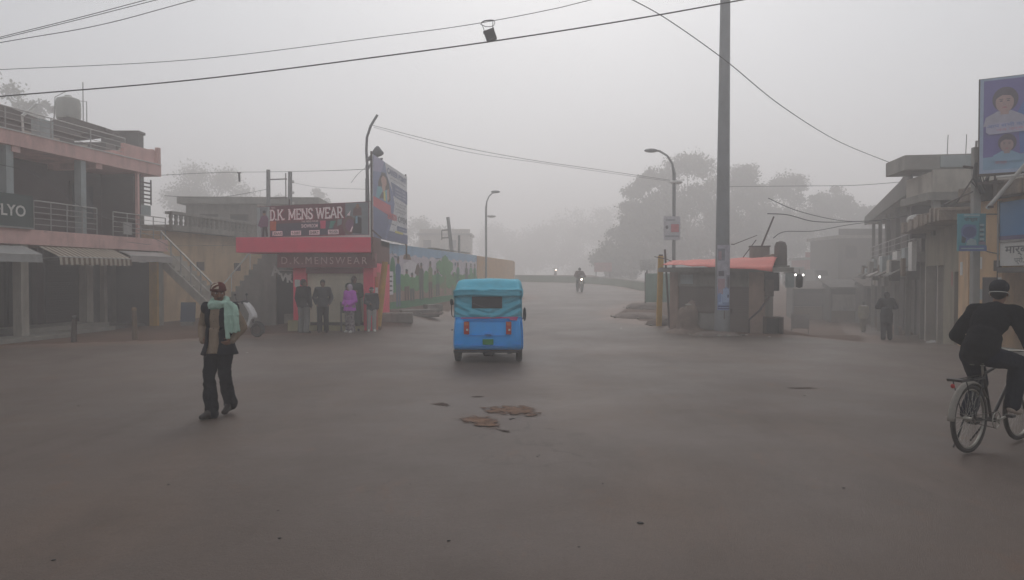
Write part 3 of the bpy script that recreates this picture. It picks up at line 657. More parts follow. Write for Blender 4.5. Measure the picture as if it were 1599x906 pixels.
mb.text('ADMISSION', 36*u, 28.5*v, .33, 3, width=28*u, bold=.012); mb.text('OPEN', 68*u, 28.5*v, .33, 7, width=29*u, bold=.008)
mb.astroke(S([(40,23),(60,22.5)]), .03, 7); mb.arect(65*u, 97*u, 16*v, 22.5*v, 1); mb.text('Call for details', 67*u, 18*v, .1, 0, width=28*u)
mb.art(S([(38,13),(100,13),(100,0),(34,0)]), 1); mb.arect(58*u, 84*u, 12*v, 15*v, 8)
for i in range(3): mb.astroke(S([(42,9.5-3.2*i),(96,9.0-3.2*i)]), .018, 2)
mb.build('printed_sheet', mats, ban)
mb = MB()
for x in (0, BW): mb.box(x-.03, x+.03, .031, .09, -.6, BH+.1)
mb.box(BW+.06, BW+.16, .031, .09, -.6, 1.0)
for z_ in (0.0, BH-.05): mb.box(.026, BW-.026, .031, .07, z_, z_+.05)
mb.build('pole_frame', m_rust, ban)
# ================================================================ painted wall
mw = thing('painted_wall', 'long boundary wall painted with village scene of trees and people, orange at far end', 'wall', (-4.9, 27, 0), math.atan2(19, 2.7))
WT = 3.03; L1 = 19.2
mats = [M('mural sky', (.30,.46,.62), .8, .1, 2, stain=.3), M('mural cloud', (.62,.57,.62), .8, .1, 2, stain=.3), M('mural grass', (.11,.31,.12), .8, .15, 2, stain=.3), M('mural tan', (.34,.24,.18), .8, .15, 2, stain=.3),
        M('mural deep green', (.04,.21,.09), .8, .15, 2), M('mural olive', (.19,.25,.11), .8, .15, 2), M('mural brown', (.12,.07,.05), .8), M('mural blue', (.05,.13,.28), .8), M('mural skin', (.22,.13,.10), .8),
        M('mural white', (.72,.68,.70), .8), M('mural steel', (.12,.17,.24), .8), m_conc, M('mural dark', (.08,.09,.08), .8)]
mb = MB(); mb.box(0, L1, 0, .24, -.3, WT, 11); b0 = .30
def band(z0, z1, m, wob=0, ph=0):
    n = 60; mb.art([(L1*i/n, z0) for i in range(n+1)] + [(L1*i/n, z1 + wob*math.sin(i*1.3+ph) + wob*.6*math.sin(i*2.9+ph)) for i in range(n, -1, -1)], m)
band(b0, WT-.002, 0); band(1.5, 2.62, 1, .05); band(1.1, 1.80, 2, .06, 2); band(1.0, 1.38, 5, .05, 4); band(b0+.02, 1.16, 3, .03, 1); band(b0-.25, .76, 4, .0)
rs = random.Random(3)
def tree_m(x, s, m=2, k=2.6):
    mb.art([(x-.10*k,.85),(x+.10*k,.85),(x+.05*k,1.8),(x-.05*k,1.8)], 5)
    for dx, dz, r in ((0,2.50,.30),(-.55,2.25,.28),(.5,2.25,.30),(-.25,2.05,.27),(.3,2.0,.28),(0,2.2,.32)):
        n = 16; mb.art([(x+(dx*.8+(r*(1+.16*math.sin(j*2.7+dx*9)))*math.cos(2*math.pi*j/n))*s*k, dz+(r*(1+.15*math.cos(j*3.1)))*math.sin(2*math.pi*j/n)*s) for j in range(n)], m)
def man_m(x, h, top, bot, z0=.75, k=2.3):
    f = lambda p: [(x+a*k, b) for a, b in p]
    mb.art(f([(-.13,z0),(-.02,z0),(0,z0+h*.45),(.05,z0),(.16,z0),(.16,z0+h*.5),(-.15,z0+h*.5)]), bot)
    mb.art(f([(-.15,z0+h*.45),(.15,z0+h*.45),(.18,z0+h*.78),(.08,z0+h*.86),(-.08,z0+h*.86),(-.18,z0+h*.78)]), top)
    mb.acirc(x, z0+h*.92, .08*k, .075*h, 8); mb.acirc(x, z0+h*.965, .08*k, .045*h, 12)
# poplars, animals, a broad tree, villagers
for x in (.3,1.1,1.8): mb.acirc(x, 2.2-.08*x, .34, .46, 4)
for x, r in ((1.0,.5),(2.0,.6),(3.4,.5),(5.3,.6),(6.9,.6),(8.0,.7),(11.6,.8),(12.8,.7),(14.4,.9),(15.8,.8),(17.6,.8)): mb.acirc(x, 1.5, r, .42+.1*math.sin(x*3), 2)
mb.art([(3.3,1.75),(5.0,1.7),(5.6,2.0),(5.2,2.35),(4.2,2.42),(3.2,2.25)], 9); mb.art([(3.2,2.45),(4.4,2.45),(4.2,2.66),(3.7,2.7),(3.3,2.6)], 8)
mb.art([(4.9,1.9),(5.5,1.75),(5.8,2.1),(5.5,2.35),(5.2,2.2)], 6)
man_m(2.5, 2.0, 7, 10, .55, 2.0); man_m(3.7, 1.3, 2, 6, .75); man_m(4.5, 1.2, 2, 12, .7); man_m(6.0, 1.65, 12, 12, .7); man_m(7.6, 1.75, 5, 6, .7); man_m(8.5, 1.2, 2, 5, .8)
tree_m(10.6, 1.0); man_m(9.0, 1.3, 4, 12, .8); man_m(12.4, 1.1, 2, 5, .8)
for x, m in ((13.6,4),(15.9,12),(17.2,2),(18.4,4)): man_m(x, 1.75, m, 12, .75)
mb.astroke([(1.9,2.55),(2.4,2.5)], .05, 10); mb.astroke([(1.6,2.72),(1.75,2.6)], .05, 10); mb.acirc(12.9, 2.4, .18, .1, 10); mb.astroke([(8.5,2.6),(9.4,2.62)], .04, 10)
mb.arect(1.0, 1.75, 1.05, 1.95, 9)
for i in range(4): mb.arect(1.1, 1.62, 1.18+i*.18, 1.24+i*.18, 12)
mb.build('mural', mats, mw)
mb = MB()
for a in (8.2, 8.6, 11.4, 14.9): mb.box(a, a+2.2, -.02, .27, WT+.001+.004*a, WT+.05+.004*a)
mb.build('coping', m_conc, mw)
d2 = Vector((1.7, 16.)).normalized(); ang2 = math.atan2(d2.y, d2.x) - math.atan2(19, 2.7)
o = boxo('orange_section', M('mural orange wall', (.56,.33,.15), .85, .12, 1.2, stain=.3, stain_col=(.3,.22,.12)), mw, L1+.005, L1+16.3, -.05, .22, -.2, WT-.02)
o = boxo('wall_end', m_yw, mw, L1+16.31, L1+16.7, -.1, .28, -.2, WT-.1)
for i, (px, py, Y, l, wd, h, rz, lab) in enumerate(((620,500,25.8,1.1,.45,.34,8,'long pale kerb block nearest the red shop'),(655,492,28.2,1.5,.4,.30,25,'long grey kerb block on the bank below the mural'),
      (676,483,31.5,.8,.35,.3,40,'short kerb block farther along the mural bank'))):
    o = thing('kerb_block', lab, 'kerb block', (X(px,Y), Y, gh(X(px,Y), Y)-.05), R(rz), 'loose kerb blocks below the mural'); boxo('block', m_conc, o, -l/2, l/2, -wd/2, wd/2, 0, h, bevel=.03)
# yellow leaning posts next to mural
o = thing('yellow_post', 'thick yellow post leaning before the painted mural wall', 'post', (X(589,24.6), 24.6, .0))
tubeo('shaft', m_yel, o, [(0,0,0),(.12,0,1.0),(.26,0,2.25)], [.11,.11,.10], 10); boxo('collar', M('collar rust', (.2,.12,.06)), o, -.13, .13, -.13, .13, 0, .1)
o = thing('red_post', 'short orange and red striped post against the side of the red shop', 'post', (X(585.5,24.2), 24.35, 0))
tubeo('shaft', M('orange red paint', (.5,.14,.04), .7), o, [(0,0,0),(.0,0,1.75)], .07, 10); tubeo('band', m_wht, o, [(0,0,1.2),(0,0,1.4)], .073, 10)
# ================================================================ poles behind the shop
def hpole(name, label, x, y, h, group, ladder=False, lean=0, r=.13, arms=0, z0=None):
    z0 = gh(x, y) if z0 is None else z0
    o = thing(name, label, 'pole', (x, y, z0-.1), 0, group)
    tubeo('pole', m_galv, o, [(0,0,0),(lean,0,h)], [r, r*.8], 10)
    if ladder:
        mb = MB()
        for k in range(2): mb.bar((lean*.9, 0, h-.45-k*.85), (lean*.9+.85, 0, h-.42-k*.85), .05)
        mb.bar((lean+.8,0,h-1.35),(lean+.8,0,h-.15), .04); mb.build('crossarm', m_rust, o)
    for k in range(arms):
        mb = MB(); mb.lathe([(.03,0),(.06,.04),(.05,.09),(.03,.12)], (lean*.9+.14, 0, h-.5-k*.5), 8); mb.build('insulator', m_wht, o, smooth=True)
    return o
UG = 'utility poles behind the red shop'
hpole('utility_pole', 'left one of the twin poles above the billboard, carrying a ladder shaped crossarm', X(420,34), 34, 6.6, UG, True, .0, .11)
hpole('utility_pole', 'right one of the twin poles above the billboard, with small insulators', X(452,34), 34, 6.5, UG, False, .06, .115, 3)
hpole('utility_pole', 'leaning pole with crossarm rising beyond the painted wall', X(714,44), 44, 4.9, UG, False, -.55, .13)
hpole('utility_pole', 'short thin upright pole beyond the painted wall', X(717,46), 46, 3.9, UG, False, 0, .09)
mb = MB(); mb.bar((X(690,44),44,Z(360,44)),(X(702,44),44,Z(359,44)),.06); mb.bar((X(690,44),44,Z(360,44)),(X(690,44),44,Z(375,44)),.05); mb.bar((X(690,44),44,Z(372,44)),(X(705,44),44,Z(371,44)),.06)
tag(mb.build('pole_bracket', m_rust), 'thin square bracket clamped to the leaning pole beyond the wall', 'bracket')
def streetlamp(label, x, y, base, top, arm, heads, m=m_galv, sgn=-1, r=.08):
    o = thing('street_lamp', label, 'street lamp', (x, y, base))
    H = top-base; pts = [(0,0,-.1),(0,0,H-1.1)] + [(sgn*arm*(1-math.cos(R(t))), 0, H-1.1+1.0*math.sin(R(t))) for t in (25,50,75,90)]
    tubeo('pole', m, o, pts, [r]*2+[r*.6]*4, 8)
    for (dx, dz) in heads:
        mb = MB(); mb.ell((dx,0,dz-base),(.30,.12,.09)); mb.build('lamp_head', m_wht if dz < top-.5 else m, o, smooth=True)
    return o
streetlamp('faint grey street lamp with two heads beyond the painted wall', X(759,48), 48, gh(X(759,48),48), Z(299,48), .55, [(.62,Z(300,48)),(.35,Z(338,48))], sgn=1, r=.07)
l2 = streetlamp('curved street lamp with a poster, left of the big pole behind the kiosk', X(1052,32), 32, 0, Z(232,32), .85, [(-1.0,Z(236,32)),(.08,Z(285,32))], sgn=-1, r=.075)
pp = thing('pole_poster', 'small white poster with red picture tied to the curved street lamp', 'poster', (X(1036,31.8), 31.8, Z(375,31.8)), R(2))
mb = MB(); mb.box(0,.72,0,.02,0,1.02,0); mb.arect(.32,.66,.34,.68,1); mb.acirc(.14,.55,.06,.08,2); mb.arect(.05,.67,.12,.2,3); mb.arect(.1,.5,.82,.9,3); mb.build('sheet', [M('poster white',(.5,.49,.52),.6), M('poster red',(.55,.12,.14),.6), M('poster dark',(.1,.1,.12)), M('poster grey',(.3,.3,.33))], pp)
# ================================================================ big pole in front of the kiosk
bp_ = thing('tall_steel_pole', 'thick tapering steel pole pasted with posters before the red roofed kiosk', 'pole', (X(1128,22.2), 22.2, gh(X(1128,22.2),22.2)-.1))
tubeo('shaft', M('big pole grey', (.24,.25,.26), .55, .1, 3, stain=.35, metal=.15), bp_, [(0,0,0),(.0,0,3.0),(.05,0,12.2)], [.23,.20,.13], 18)
boxo('base_plate', m_rust, bp_, -.3,.3,-.3,.3,.0,.12)
tubeo('inspection_door', m_rust, bp_, [(.0,-.215,.6),(0,-.21,.85)], .02)
def wrap(name, mats, z0, z1, r, shapes, a0=-150, a1=-25):
    mb = MB(); n = 14
    def pt(u, z, k): a = R(a0+(a1-a0)*u); rr = r + .004 + .0015*k; return (rr*math.cos(a), rr*math.sin(a), z0+(z1-z0)*z)
    def patch(u0, u1, w0, w1, m, k):
        mm = max(2, int(n*(u1-u0))); vs = []; fs = []
        for i in range(mm+1):
            u = u0+(u1-u0)*i/mm; vs += [pt(u,w0,k), pt(u,w1,k)]
        for i in range(mm): fs.append((2*i, 2*i+2, 2*i+3, 2*i+1))
        mb.add(vs, fs, m)
    patch(0,1,0,1,0,0)
    for k, (u0,u1,w0,w1,m) in enumerate(shapes): patch(u0,u1,w0,w1,m,k+1)
    o = mb.build(name, mats, bp_)
    sm = o.modifiers.new('thick','SOLIDIFY'); sm.thickness = .001
    return o
mp_ = [M('paste paper', (.40,.39,.44), .8, .2, 6, stain=.4), M('paste grey', (.22,.22,.26), .8, .2), M('paste pink', (.36,.24,.27), .8), M('paste dark', (.12,.11,.13), .8)]
wrap('poster', mp_, 1.26, 2.80, .212, [(.05,.5,.70,.93,1),(.1,.3,.72,.88,2),(.55,.95,.55,.9,0),(.6,.9,.10,.42,1),(.68,.84,.14,.38,3),(.08,.5,.05,.35,2),(.12,.45,.4,.5,3)], )
wrap('poster', [M('paste blue', (.20,.28,.48), .7, .15, 6), M('paste sky', (.34,.44,.62), .7), M('paste navy', (.05,.07,.18), .7)], .86, 1.54, .219, [(.1,.38,.25,.92,1),(.42,.92,.35,.95,1),(.75,.9,.55,.68,2),(.05,.95,.04,.2,2),(.1,.9,.1,.13,1),(.12,.3,.35,.75,0)], a0=-145, a1=-40)
# ================================================================ kiosk
KL = Vector((X(1046,24.2), 24.2)); KR = Vector((X(1193,22.9), 22.9)); KW = (KR-KL).length; KZ = min(gh(KL.x,KL.y), gh(KR.x,KR.y))-.03
m_kshut = M('grey brown kiosk shutter', (.17, .135, .12), .6, .15, 2, bump=1, stretch=(.05, .05, 22), bscale=1.6, stain=.5)
kk = thing('roadside_kiosk', 'small closed kiosk with brown shutters under a salmon red tarpaulin', 'kiosk', (KL.x, KL.y, KZ), math.atan2(KR.y-KL.y, KR.x-KL.x))
m_peach = M('peeling peach plaster', (.33,.235,.19), .9, .2, 2.5, stain=.8, stain_col=(.15,.11,.09), bump=.4)
boxo('pillar', m_peach, kk, 0, .26, 0, .3, -.1, 1.95); boxo('pillar', m_peach, kk, KW-.45, KW, 0, .3, -.1, 1.95)
boxo('side_wall', m_conc, kk, 0, .16, .301, 2.3, -.1, 1.95); boxo('side_wall', m_conc, kk, KW-.16, KW, .301, 2.3, -.1, 1.95); boxo('back_wall', m_conc, kk, .161, KW-.161, 2.15, 2.3, -.1, 1.95)
boxo('shutter_housing', m_conc, kk, .27, KW-.46, .02, .3, 1.47, 1.94); boxo('housing_panel', m_pale, kk, .34, .75, -.0, .018, 1.55, 1.85)
boxo('shutter', m_kshut, kk, .27, 1.55, .12, .16, .62, 1.469); boxo('counter_panel', M('pale counter panel', (.30,.29,.27), .8, .12, 3, stain=.5), kk, .95, 1.5, .05, .10, .08, .60)
boxo('counter', m_conc, kk, .27, .94, .04, .3, -.1, .61)
boxo('door', m_kshut, kk, 1.85, KW-.46, .08, .14, -.05, 1.468); boxo('post', m_darkc, kk, 1.56, 1.84, .05, .25, -.1, 1.468)
boxo('door_latch', m_rust, kk, 1.93, 1.99, .04, .079, .62, .78)
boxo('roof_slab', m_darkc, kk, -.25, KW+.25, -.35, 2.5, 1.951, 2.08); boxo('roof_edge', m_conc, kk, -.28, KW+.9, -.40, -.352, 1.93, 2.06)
tubeo('drain_pipe', m_rust, kk, [(KW+.25,-.1,1.3),(KW-.1,-.12,.75),(KW-.42,-.12,.45),(KW-.42,-.12,-.05)], .03)
boxo('meter_box', m_blk, kk, KW+.02, KW+.42, -.05, .3, 1.35, 1.92); boxo('meter_box_door', m_rust, kk, KW+.05, KW+.30, -.08, -.052, 1.18, 1.7)
# tarpaulin: sagging sheet with a little thickness
tp = thing('tarpaulin', 'faded salmon red tarpaulin spread over the kiosk roof', 'tarpaulin', (KL.x, KL.y, KZ), math.atan2(KR.y-KL.y, KR.x-KL.x))
nx, ny = 50, 16; vs = []; fs = []
for j in range(ny+1):
    for i in range(nx+1):
        uu = i/nx; vv = j/ny; x = -.12 + uu*(KW+.42); y = -.55 + vv*2.6
        edge = 2.17 + .04*uu - (.24*uu**1.2)*(1-vv)**2 ; z_ = edge + .26*math.sin(math.pi*min(1, vv*.9)) * (.55+.45*uu) + .035*noise.noise(Vector((x*2.2, y*2.5, 0))) + .015*noise.noise(Vector((x*7, y*3, 4)))
        vs.append((x + .03*noise.noise(Vector((0, y*3, 7))), y - .05*math.sin(uu*math.pi), max(z_, 2.10 if y > -.42 else 1.9)))
for j in range(ny):
    for i in range(nx): a = j*(nx+1)+i; fs.append((a, a+1, a+nx+2, a+nx+1))
mb = MB(); mb.add(vs, fs); o = mb.build('sheet', M('salmon tarpaulin', (.62,.16,.13), .7, .1, 3, stain=.3, stain_col=(.4,.2,.17)), tp, smooth=True)
sm = o.modifiers.new('thick','SOLIDIFY'); sm.thickness = .006
def KP(x, y, z=0): 
    v = Matrix.Rotation(kk.rotation_euler.z, 3, 'Z') @ Vector((x, y, 0)); return (KL.x+v.x, KL.y+v.y, KZ+z)
RZK = kk.rotation_euler.z
o = thing('roof_tank', 'dark upright barrel at the right end of the kiosk roof', 'barrel', KP(KW+.38, .9, 2.08)); mb = MB(); mb.lathe([(.19,.0),(.2,.1),(.19,.68),(.14,.80),(.03,.84)], n=14); mb.build('barrel', M('brown barrel', (.12,.10,.09), .7, .2, 4), o, smooth=True); boxo('stand', m_conc, o, -.22,.22,-.2,.2,-.0,.06)
o = thing('roof_crate', 'grey box standing on the kiosk roof behind the tarpaulin', 'box', KP(KW-.35, 1.6, 2.08), RZK+R(12)); boxo('box', m_conc, o, -.32,.3,-.2,.2,.1,.68, bevel=.02); boxo('lid', m_darkc, o, -.34,.32,-.22,.22,.681,.72)
o = thing('roof_sack', 'lumpy brown sack on the kiosk roof beside the barrel', 'sack', KP(KW+.02, 1.2, 2.2)); mb = MB(); mb.ell((0,0,.14),(.26,.18,.15)); mb.ell((.1,0,.22),(.14,.12,.1)); mb.build('sack', m_wood, o, smooth=True)
for (x0,z0,x1,z1,r,lab) in ((KW-.55,2.1,KW+.1,3.75,.035,'leaning bare pole carrying wires above the kiosk roof'),(KW-1.1,2.1,KW-.45,3.0,.018,'thin stick leaning against the bare pole on the kiosk'),(KW-1.2,2.85,KW-.42,3.15,.014,'thin slanting twig of wire beside the roof pole')):
    o = thing('roof_pole', lab, 'pole', KP(x0, 1.5, z0)); v = Matrix.Rotation(RZK, 3, 'Z') @ Vector((x1-x0, 0, 0)); tubeo('shaft', m_rust, o, [(0,0,0),(v.x,v.y,z1-z0)], [r, r*.8], 8); boxo('foot', m_rust, o, -.05,.05,-.05,.05,-.0,.03)
o = thing('yellow_post', 'upright yellow steel post left of the kiosk', 'post', (X(1029,25.2), 25.2, gh(X(1029,25.2),25.2)-.05))
mb = MB(); mb.bar((0,0,0),(.06,0,2.45), .17, .17); mb.build('shaft', m_yel, o, bevel=.01); boxo('cap', m_rust, o, .0,.12,-.06,.06,2.452,2.5)
o = thing('thin_pole', 'thin dark leaning pole between yellow post and kiosk pillar', 'pole', (X(1046,24.6), 24.6, gh(X(1046,24.6),24.6)))
tubeo('shaft', m_rust, o, [(0,0,0),(-.17,0,2.62)], .035, 8); tubeo('tie_bar', m_rust, o, [(-.5,.1,2.38),(-.12,0,2.30),(.1,0,2.2)], .015, 6)
# dirt covered lumps against the kiosk
def lump(label, px, py, rx, ry, h, m, name='rubble_mound', seed=0, cat='rubble'):
    Y = CAMZ*F/(py-CY); x = X(px, Y); o = thing(name, label, cat, (x, Y, gh(x, Y)-.06)); mb = MB(); n = 26; K = 10; V = []; Fs = []
    for i in range(K+1):
        ph = math.pi/2*i/K
        for j in range(n):
            a = 2*math.pi*j/n; c = Vector((math.cos(ph)**.7*math.cos(a)*rx, math.cos(ph)**.7*math.sin(a)*ry, math.sin(ph)*h))
            V.append(c*(1+.12*noise.noise(c*3+Vector((seed,0,0)))+.10*noise.noise(c*9+Vector((seed,3,0)))))
    for i in range(K):
        for j in range(n): Fs.append((i*n+j, i*n+(j+1)%n, (i+1)*n+(j+1)%n, (i+1)*n+j))
    mb.add(V, Fs); mb.build('heap', m, o, smooth=True)
    mb = MB(); rr = random.Random(seed)
    for k in range(7):
        a = rr.uniform(0, 6.3); s_ = rr.uniform(.03,.08); q = Vector((rx*1.05*math.cos(a), ry*1.05*math.sin(a), .07)); mb.ell(q, (s_, s_*.8, s_*.6), 0, 7, 5)
    mb.build('stones', m_conc, o); return o
m_heap = M('heap earth', (.17,.13,.11), .95, .3, 4, bump=1, bscale=12)
o = thing('broken_pedestal', 'broken cement pedestal like a cloaked stump before the kiosk counter', 'pedestal', (X(1074,23.0), 23.0, gh(X(1074,23.0),23.0)-.05))
mb = MB(); V = []; Fs = []; n = 20
prof = [(.74,0),(.56,.09),(.40,.2),(.31,.36),(.29,.52),(.31,.66),(.27,.80),(.20,.90),(.10,.94),(.02,.95)]
for i, (r_, z_) in enumerate(prof):
    for j in range(n): a = 2*math.pi*j/n; q = Vector((math.cos(a)*r_, math.sin(a)*r_*.75, z_)); V.append(q*(1+.30*noise.noise(q*3.1+Vector((4,1,0)))+.12*noise.noise(q*11)))
for i in range(len(prof)-1):
    for j in range(n): Fs.append((i*n+j, i*n+(j+1)%n, (i+1)*n+(j+1)%n, (i+1)*n+j))
mb.add(V, Fs); mb.build('stump', M('crumbling cement', (.22,.165,.135), .95, .35, 4, stain=.7, stain_col=(.10,.07,.055), bump=1, bscale=14), o, smooth=True); mb = MB(); mb.ell((.02,-.05,.93),(.13,.10,.035)); mb.build('top_stone', m_conc, o, smooth=True)
lump('earth and rubble heap left of the kiosk pillar', 1040, 511, .7, .5, .32, m_heap, seed=2)
lump('low earth heap around the foot of the big pole', 1120, 524, .75, .35, .20, m_heap, seed=5)
lump('low dirt heap at the tip of the kiosk island', 1000, 500, 1.1, 1.3, .22, m_heap, seed=9)
lump('dark low heap on the island behind the yellow post', 1005, 487, .9, 1.2, .30, m_heap, seed=12)
lump('brown rubble strip heaped below the mural bank', 640, 503, 1.2, .5, .22, m_heap, seed=21)
o = thing('metal_box', 'black open metal box on the ground right of the kiosk', 'box', (X(1196,22.6), 22.6, gh(X(1196,22.6),22.6)-.03), R(-4))
boxo('back', m_blk, o, 0,.54,.4,.43,0,.52); boxo('side', m_rust, o, 0,.03,0,.399,0,.52); boxo('side', m_rust, o, .51,.54,0,.399,0,.52); boxo('top', m_rust, o, 0,.54,0,.43,.521,.55); boxo('bottom', m_rust, o, .031,.509,0,.399,0,.04)
# ================================================================ low wall and boards across the far side of the bend
lw = thing('low_far_wall', 'long low pale wall with green top running round the far bend', 'wall', (0,0,0))
pts = [(-30,84),(-14,80),(-6,77.5),(1.3,75.3),(4,74),(6.5,72),(8.3,69.3),(9.4,66),(10.1,60),(10.1,55),(9.6,51),(9.0,47.5),(8.0,42)]
def ribbon(name, mat, par, z0, z1, th):
    mb = MB()
    for (a, b), (c, d) in zip(pts[:-1], pts[1:]):
        p = Vector((a,b,gh(a,b))); q = Vector((c,d,gh(c,d)))
        v = (q-p).normalized(); s_ = Vector((-v.y, v.x, 0))*th/2
        mb.add([p-s_+Vector((0,0,z0)), q-s_+Vector((0,0,z0)), q+s_+Vector((0,0,z0)), p+s_+Vector((0,0,z0)), p-s_+Vector((0,0,z1)), q-s_+Vector((0,0,z1)), q+s_+Vector((0,0,z1)), p+s_+Vector((0,0,z1))],
               [(0,3,2,1),(4,5,6,7),(0,1,5,4),(1,2,6,5),(2,3,7,6),(3,0,4,7)])
    return mb.build(name, mat, par)
ribbon('wall', M('kerb wall green grey', (.17,.21,.14), .9, .15, .5), lw, -.1, .62, .3); ribbon('coping', M('kerb coping pale', (.34,.33,.30), .9, .1, .5), lw, .62, .70, .36)
o = thing('road_sign', 'pale pink sign panel on two posts far behind the bend', 'sign', (X(928,80), 80, gh(8,80))); boxo('board', M('far pink board', (.38,.22,.21), .7), o, 0,1.9,0,.08,.9,1.9); tubeo('post', m_rust, o, [(.2,.1,-.1),(.2,.1,.9)], .05); tubeo('post', m_rust, o, [(1.7,.1,-.1),(1.7,.1,.9)], .05)
o = thing('road_sign', 'white road sign panel above green railing left of the kiosk', 'sign', (X(999,40), 40, gh(X(999,40),40))); boxo('board', m_wht, o, 0,.85,0,.05,1.75,2.3); tubeo('post', m_rust, o, [(.4,.07,-.1),(.4,.07,2.2)], .04)
o = thing('green_fence', 'faded green sheet fence left of the kiosk on the island', 'fence', (X(1008,36), 36, gh(X(1008,36),36)), R(-5)); boxo('sheet', M('faded green sheet', (.14,.24,.19), .8, .2), o, 0,1.5,0,.04,.3,1.7)
for x in (0, .75, 1.5): tubeo('post', m_rust, o, [(x,.05,-.1),(x,.05,1.75)], .035)
# ================================================================ RIGHT: near yellow building
D = Vector((.359, .933)); RZR = math.atan2(-.933, -.359)   # facades on the right run towards the camera
yr = thing('yellow_shop', 'near ochre plastered shop building with stone parapet and blue sign', 'building', (11.5, 18.4, 0), R(-90))
# local x runs toward the camera, local -y faces the street
m_ochre = M('ochre plaster', (.58,.39,.22), .9, .12, 1.2, stain=.6, stain_col=(.22,.15,.10), bump=.3)
m_stone = M('stained stone ledge', (.22,.17,.13), .9, .3, 3, stain=.8, stain_col=(.05,.045,.04), bump=1)
LEN = 9.0
boxo('wall', m_ochre, yr, 0, 1.05, 0, .3, -.3, 3.6); boxo('wall', m_ochre, yr, 1.051, LEN, 0, .3, 2.05, 3.6)
boxo('end_wall', m_ochre, yr, 0, .3, .301, 6, -.3, 3.6); boxo('pier', m_ochre, yr, 4.6, 5.0, .0, .3, -.3, 2.049)
boxo('recess_wall', m_int, yr, 1.051, LEN, .9, 1.0, -.3, 2.049); boxo('roof', m_darkc, yr, 0, LEN, .301, 6, 3.4, 3.6)
mb = MB(); rr = random.Random(4)
for i in range(20):
    x = -.15 + i*(LEN+.15)/20; w2 = (LEN+.15)/20-.02; h = .38+rr.uniform(-.05,.05); mb.box(x, x+w2, -.32+rr.uniform(-.03,.03), .35, 3.602+rr.uniform(0,.02), 3.6+h)
mb.build('parapet', m_stone, yr, bevel=.02)
boxo('counter', M('tan counter', (.33,.27,.19), .8, .15, 2, stain=.3), yr, 1.2, 4.5, .5, .8, -.3, 1.0); boxo('shutter', m_shutb, yr, 1.15, 4.55, .82, .86, 1.0, 2.04)
boxo('step', m_conc, yr, 1.06, 4.6, -.5, -.002, -.3, .12); boxo('yellow_band', m_yel, yr, 1.2, 4.5, .48, .498, 1.0, 1.06)
boxo('door', M('dark old door', (.055,.045,.045), .8, .2, 3, stretch=(6,6,.6)), yr, .35, .85, -.02, -.002, -.05, 1.75)
blu = M('shop sign blue', (.045,.20,.42), .35, .08, 1)
s1 = thing('blue_shop_sign', 'large plain blue sign board on the near ochre shop', 'sign', (11.42, 17.35, 2.62), R(-90))
boxo('board', blu, s1, 0, 3.4, 0, .06, 0, .88); boxo('frame', m_rail, s1, -.04, -.001, -.02, .06, -.03, .92); boxo('frame', m_rail, s1, -.0, 3.4, -.02, .06, -.06, -.003)
boxo('stripe', M('sign violet', (.09,.07,.18), .4), s1, 0, 3.4, -.006, -.001, .0, .09)
s2 = thing('white_shop_sign', 'white sign board with dark writing below the blue sign', 'sign', (11.42, 17.33, 2.02), R(-90))
mats = [m_wht, M('sign lettering dark', (.07,.075,.08), .6), M('sign maroon', (.25,.05,.06), .6)]
mb = MB(); mb.box(0, 3.4, 0, .05, 0, .535, 0); mb.text('मार्बल टाइल्स मार्ट', .18, .29, .24, 1, width=3.0, bold=.004); mb.text('प्रो. दुकान नं. एवं भवन सामग्री', .5, .07, .15, 1, width=2.6, bold=.002); mb.build('board', mats, s2)
baro('edge_strip', m_rail, s2, (-.02,-.03,-.02),(-.02,-.03,1.0), .03); boxo('awning_box', m_darkc, s2, 0, 3.4, -.05, .0, -.16, -.04)
mb = MB()
for k, (x0, z0, x1, z1) in enumerate(((.2,3.3,4.6,3.1),(.1,2.6,1.0,2.3),(.9,3.55,.95,.2))): mb.tube([(x0,-.03,z0),((x0+x1)/2,-.04,(z0+z1)/2-.08),(x1,-.03,z1)], .012, 5)
mb.build('wall_cables', m_blk, yr, smooth=True)
for k, (x0, z0, w2, h2, mt) in enumerate(((.08,1.95,.22,.3,m_wht),(.12,1.2,.2,.26,m_pale),(.9,1.5,.13,.25,m_wht),(.88,1.1,.14,.2,m_conc))): boxo('torn_notice', mt, yr, x0, x0+w2, -.008, -.002, z0, z0+h2)
boxo('meter_box', m_rust, yr, .88, 1.03, -.1, -.002, 1.9, 2.15)
# pipe on the parapet
o = thing('white_pipe', 'slanting white pipe leaning over the near stone parapet', 'pipe', (11.0, 16.6, 3.35)); tubeo('pipe', m_wht, o, [(0,.55,0),(.25,-.45,.95)], .045, 8); boxo('clip', m_rust, o, -.03,.06,.42,.55,.0,.05)
# poster on pole
pz = 17.4
o = thing('sign_pole', 'grey concrete utility pole carrying a cyan poster before the ochre wall', 'pole', (X(1522,pz), pz, gh(X(1522,pz),pz)-.1))
mb = MB(); mb.bar((0,0,0),(0,0,4.9), .17, .14); mb.build('pole', M('concrete pole', (.30,.29,.27), .9, .15, 3, stain=.5), o, bevel=.015)
mb = MB(); mb.bar((-.3,0,4.45),(.35,0,4.35), .05); mb.bar((0,-.02,3.9),(-.75,-.0,3.55), .03); mb.bar((0,-.02,4.3),(-.45,0,3.6), .03); mb.build('crossarm', m_rust, o)
mb = MB()
for k in range(6): mb.tube([(-.18+.05*k, -.1, 4.1+.05*k), (-.1+.04*k, -.16, 3.95), (.1+.03*k, -.12, 4.05+.06*k), (.25,-.05,3.7+.07*k)], .014, 5)
mb.tube([(-.05,-.12,4.5),(-.12,-.16,4.2),(.06,-.16,3.8)], .06, 7); mb.build('cable_tangle', m_blk, o, smooth=True)
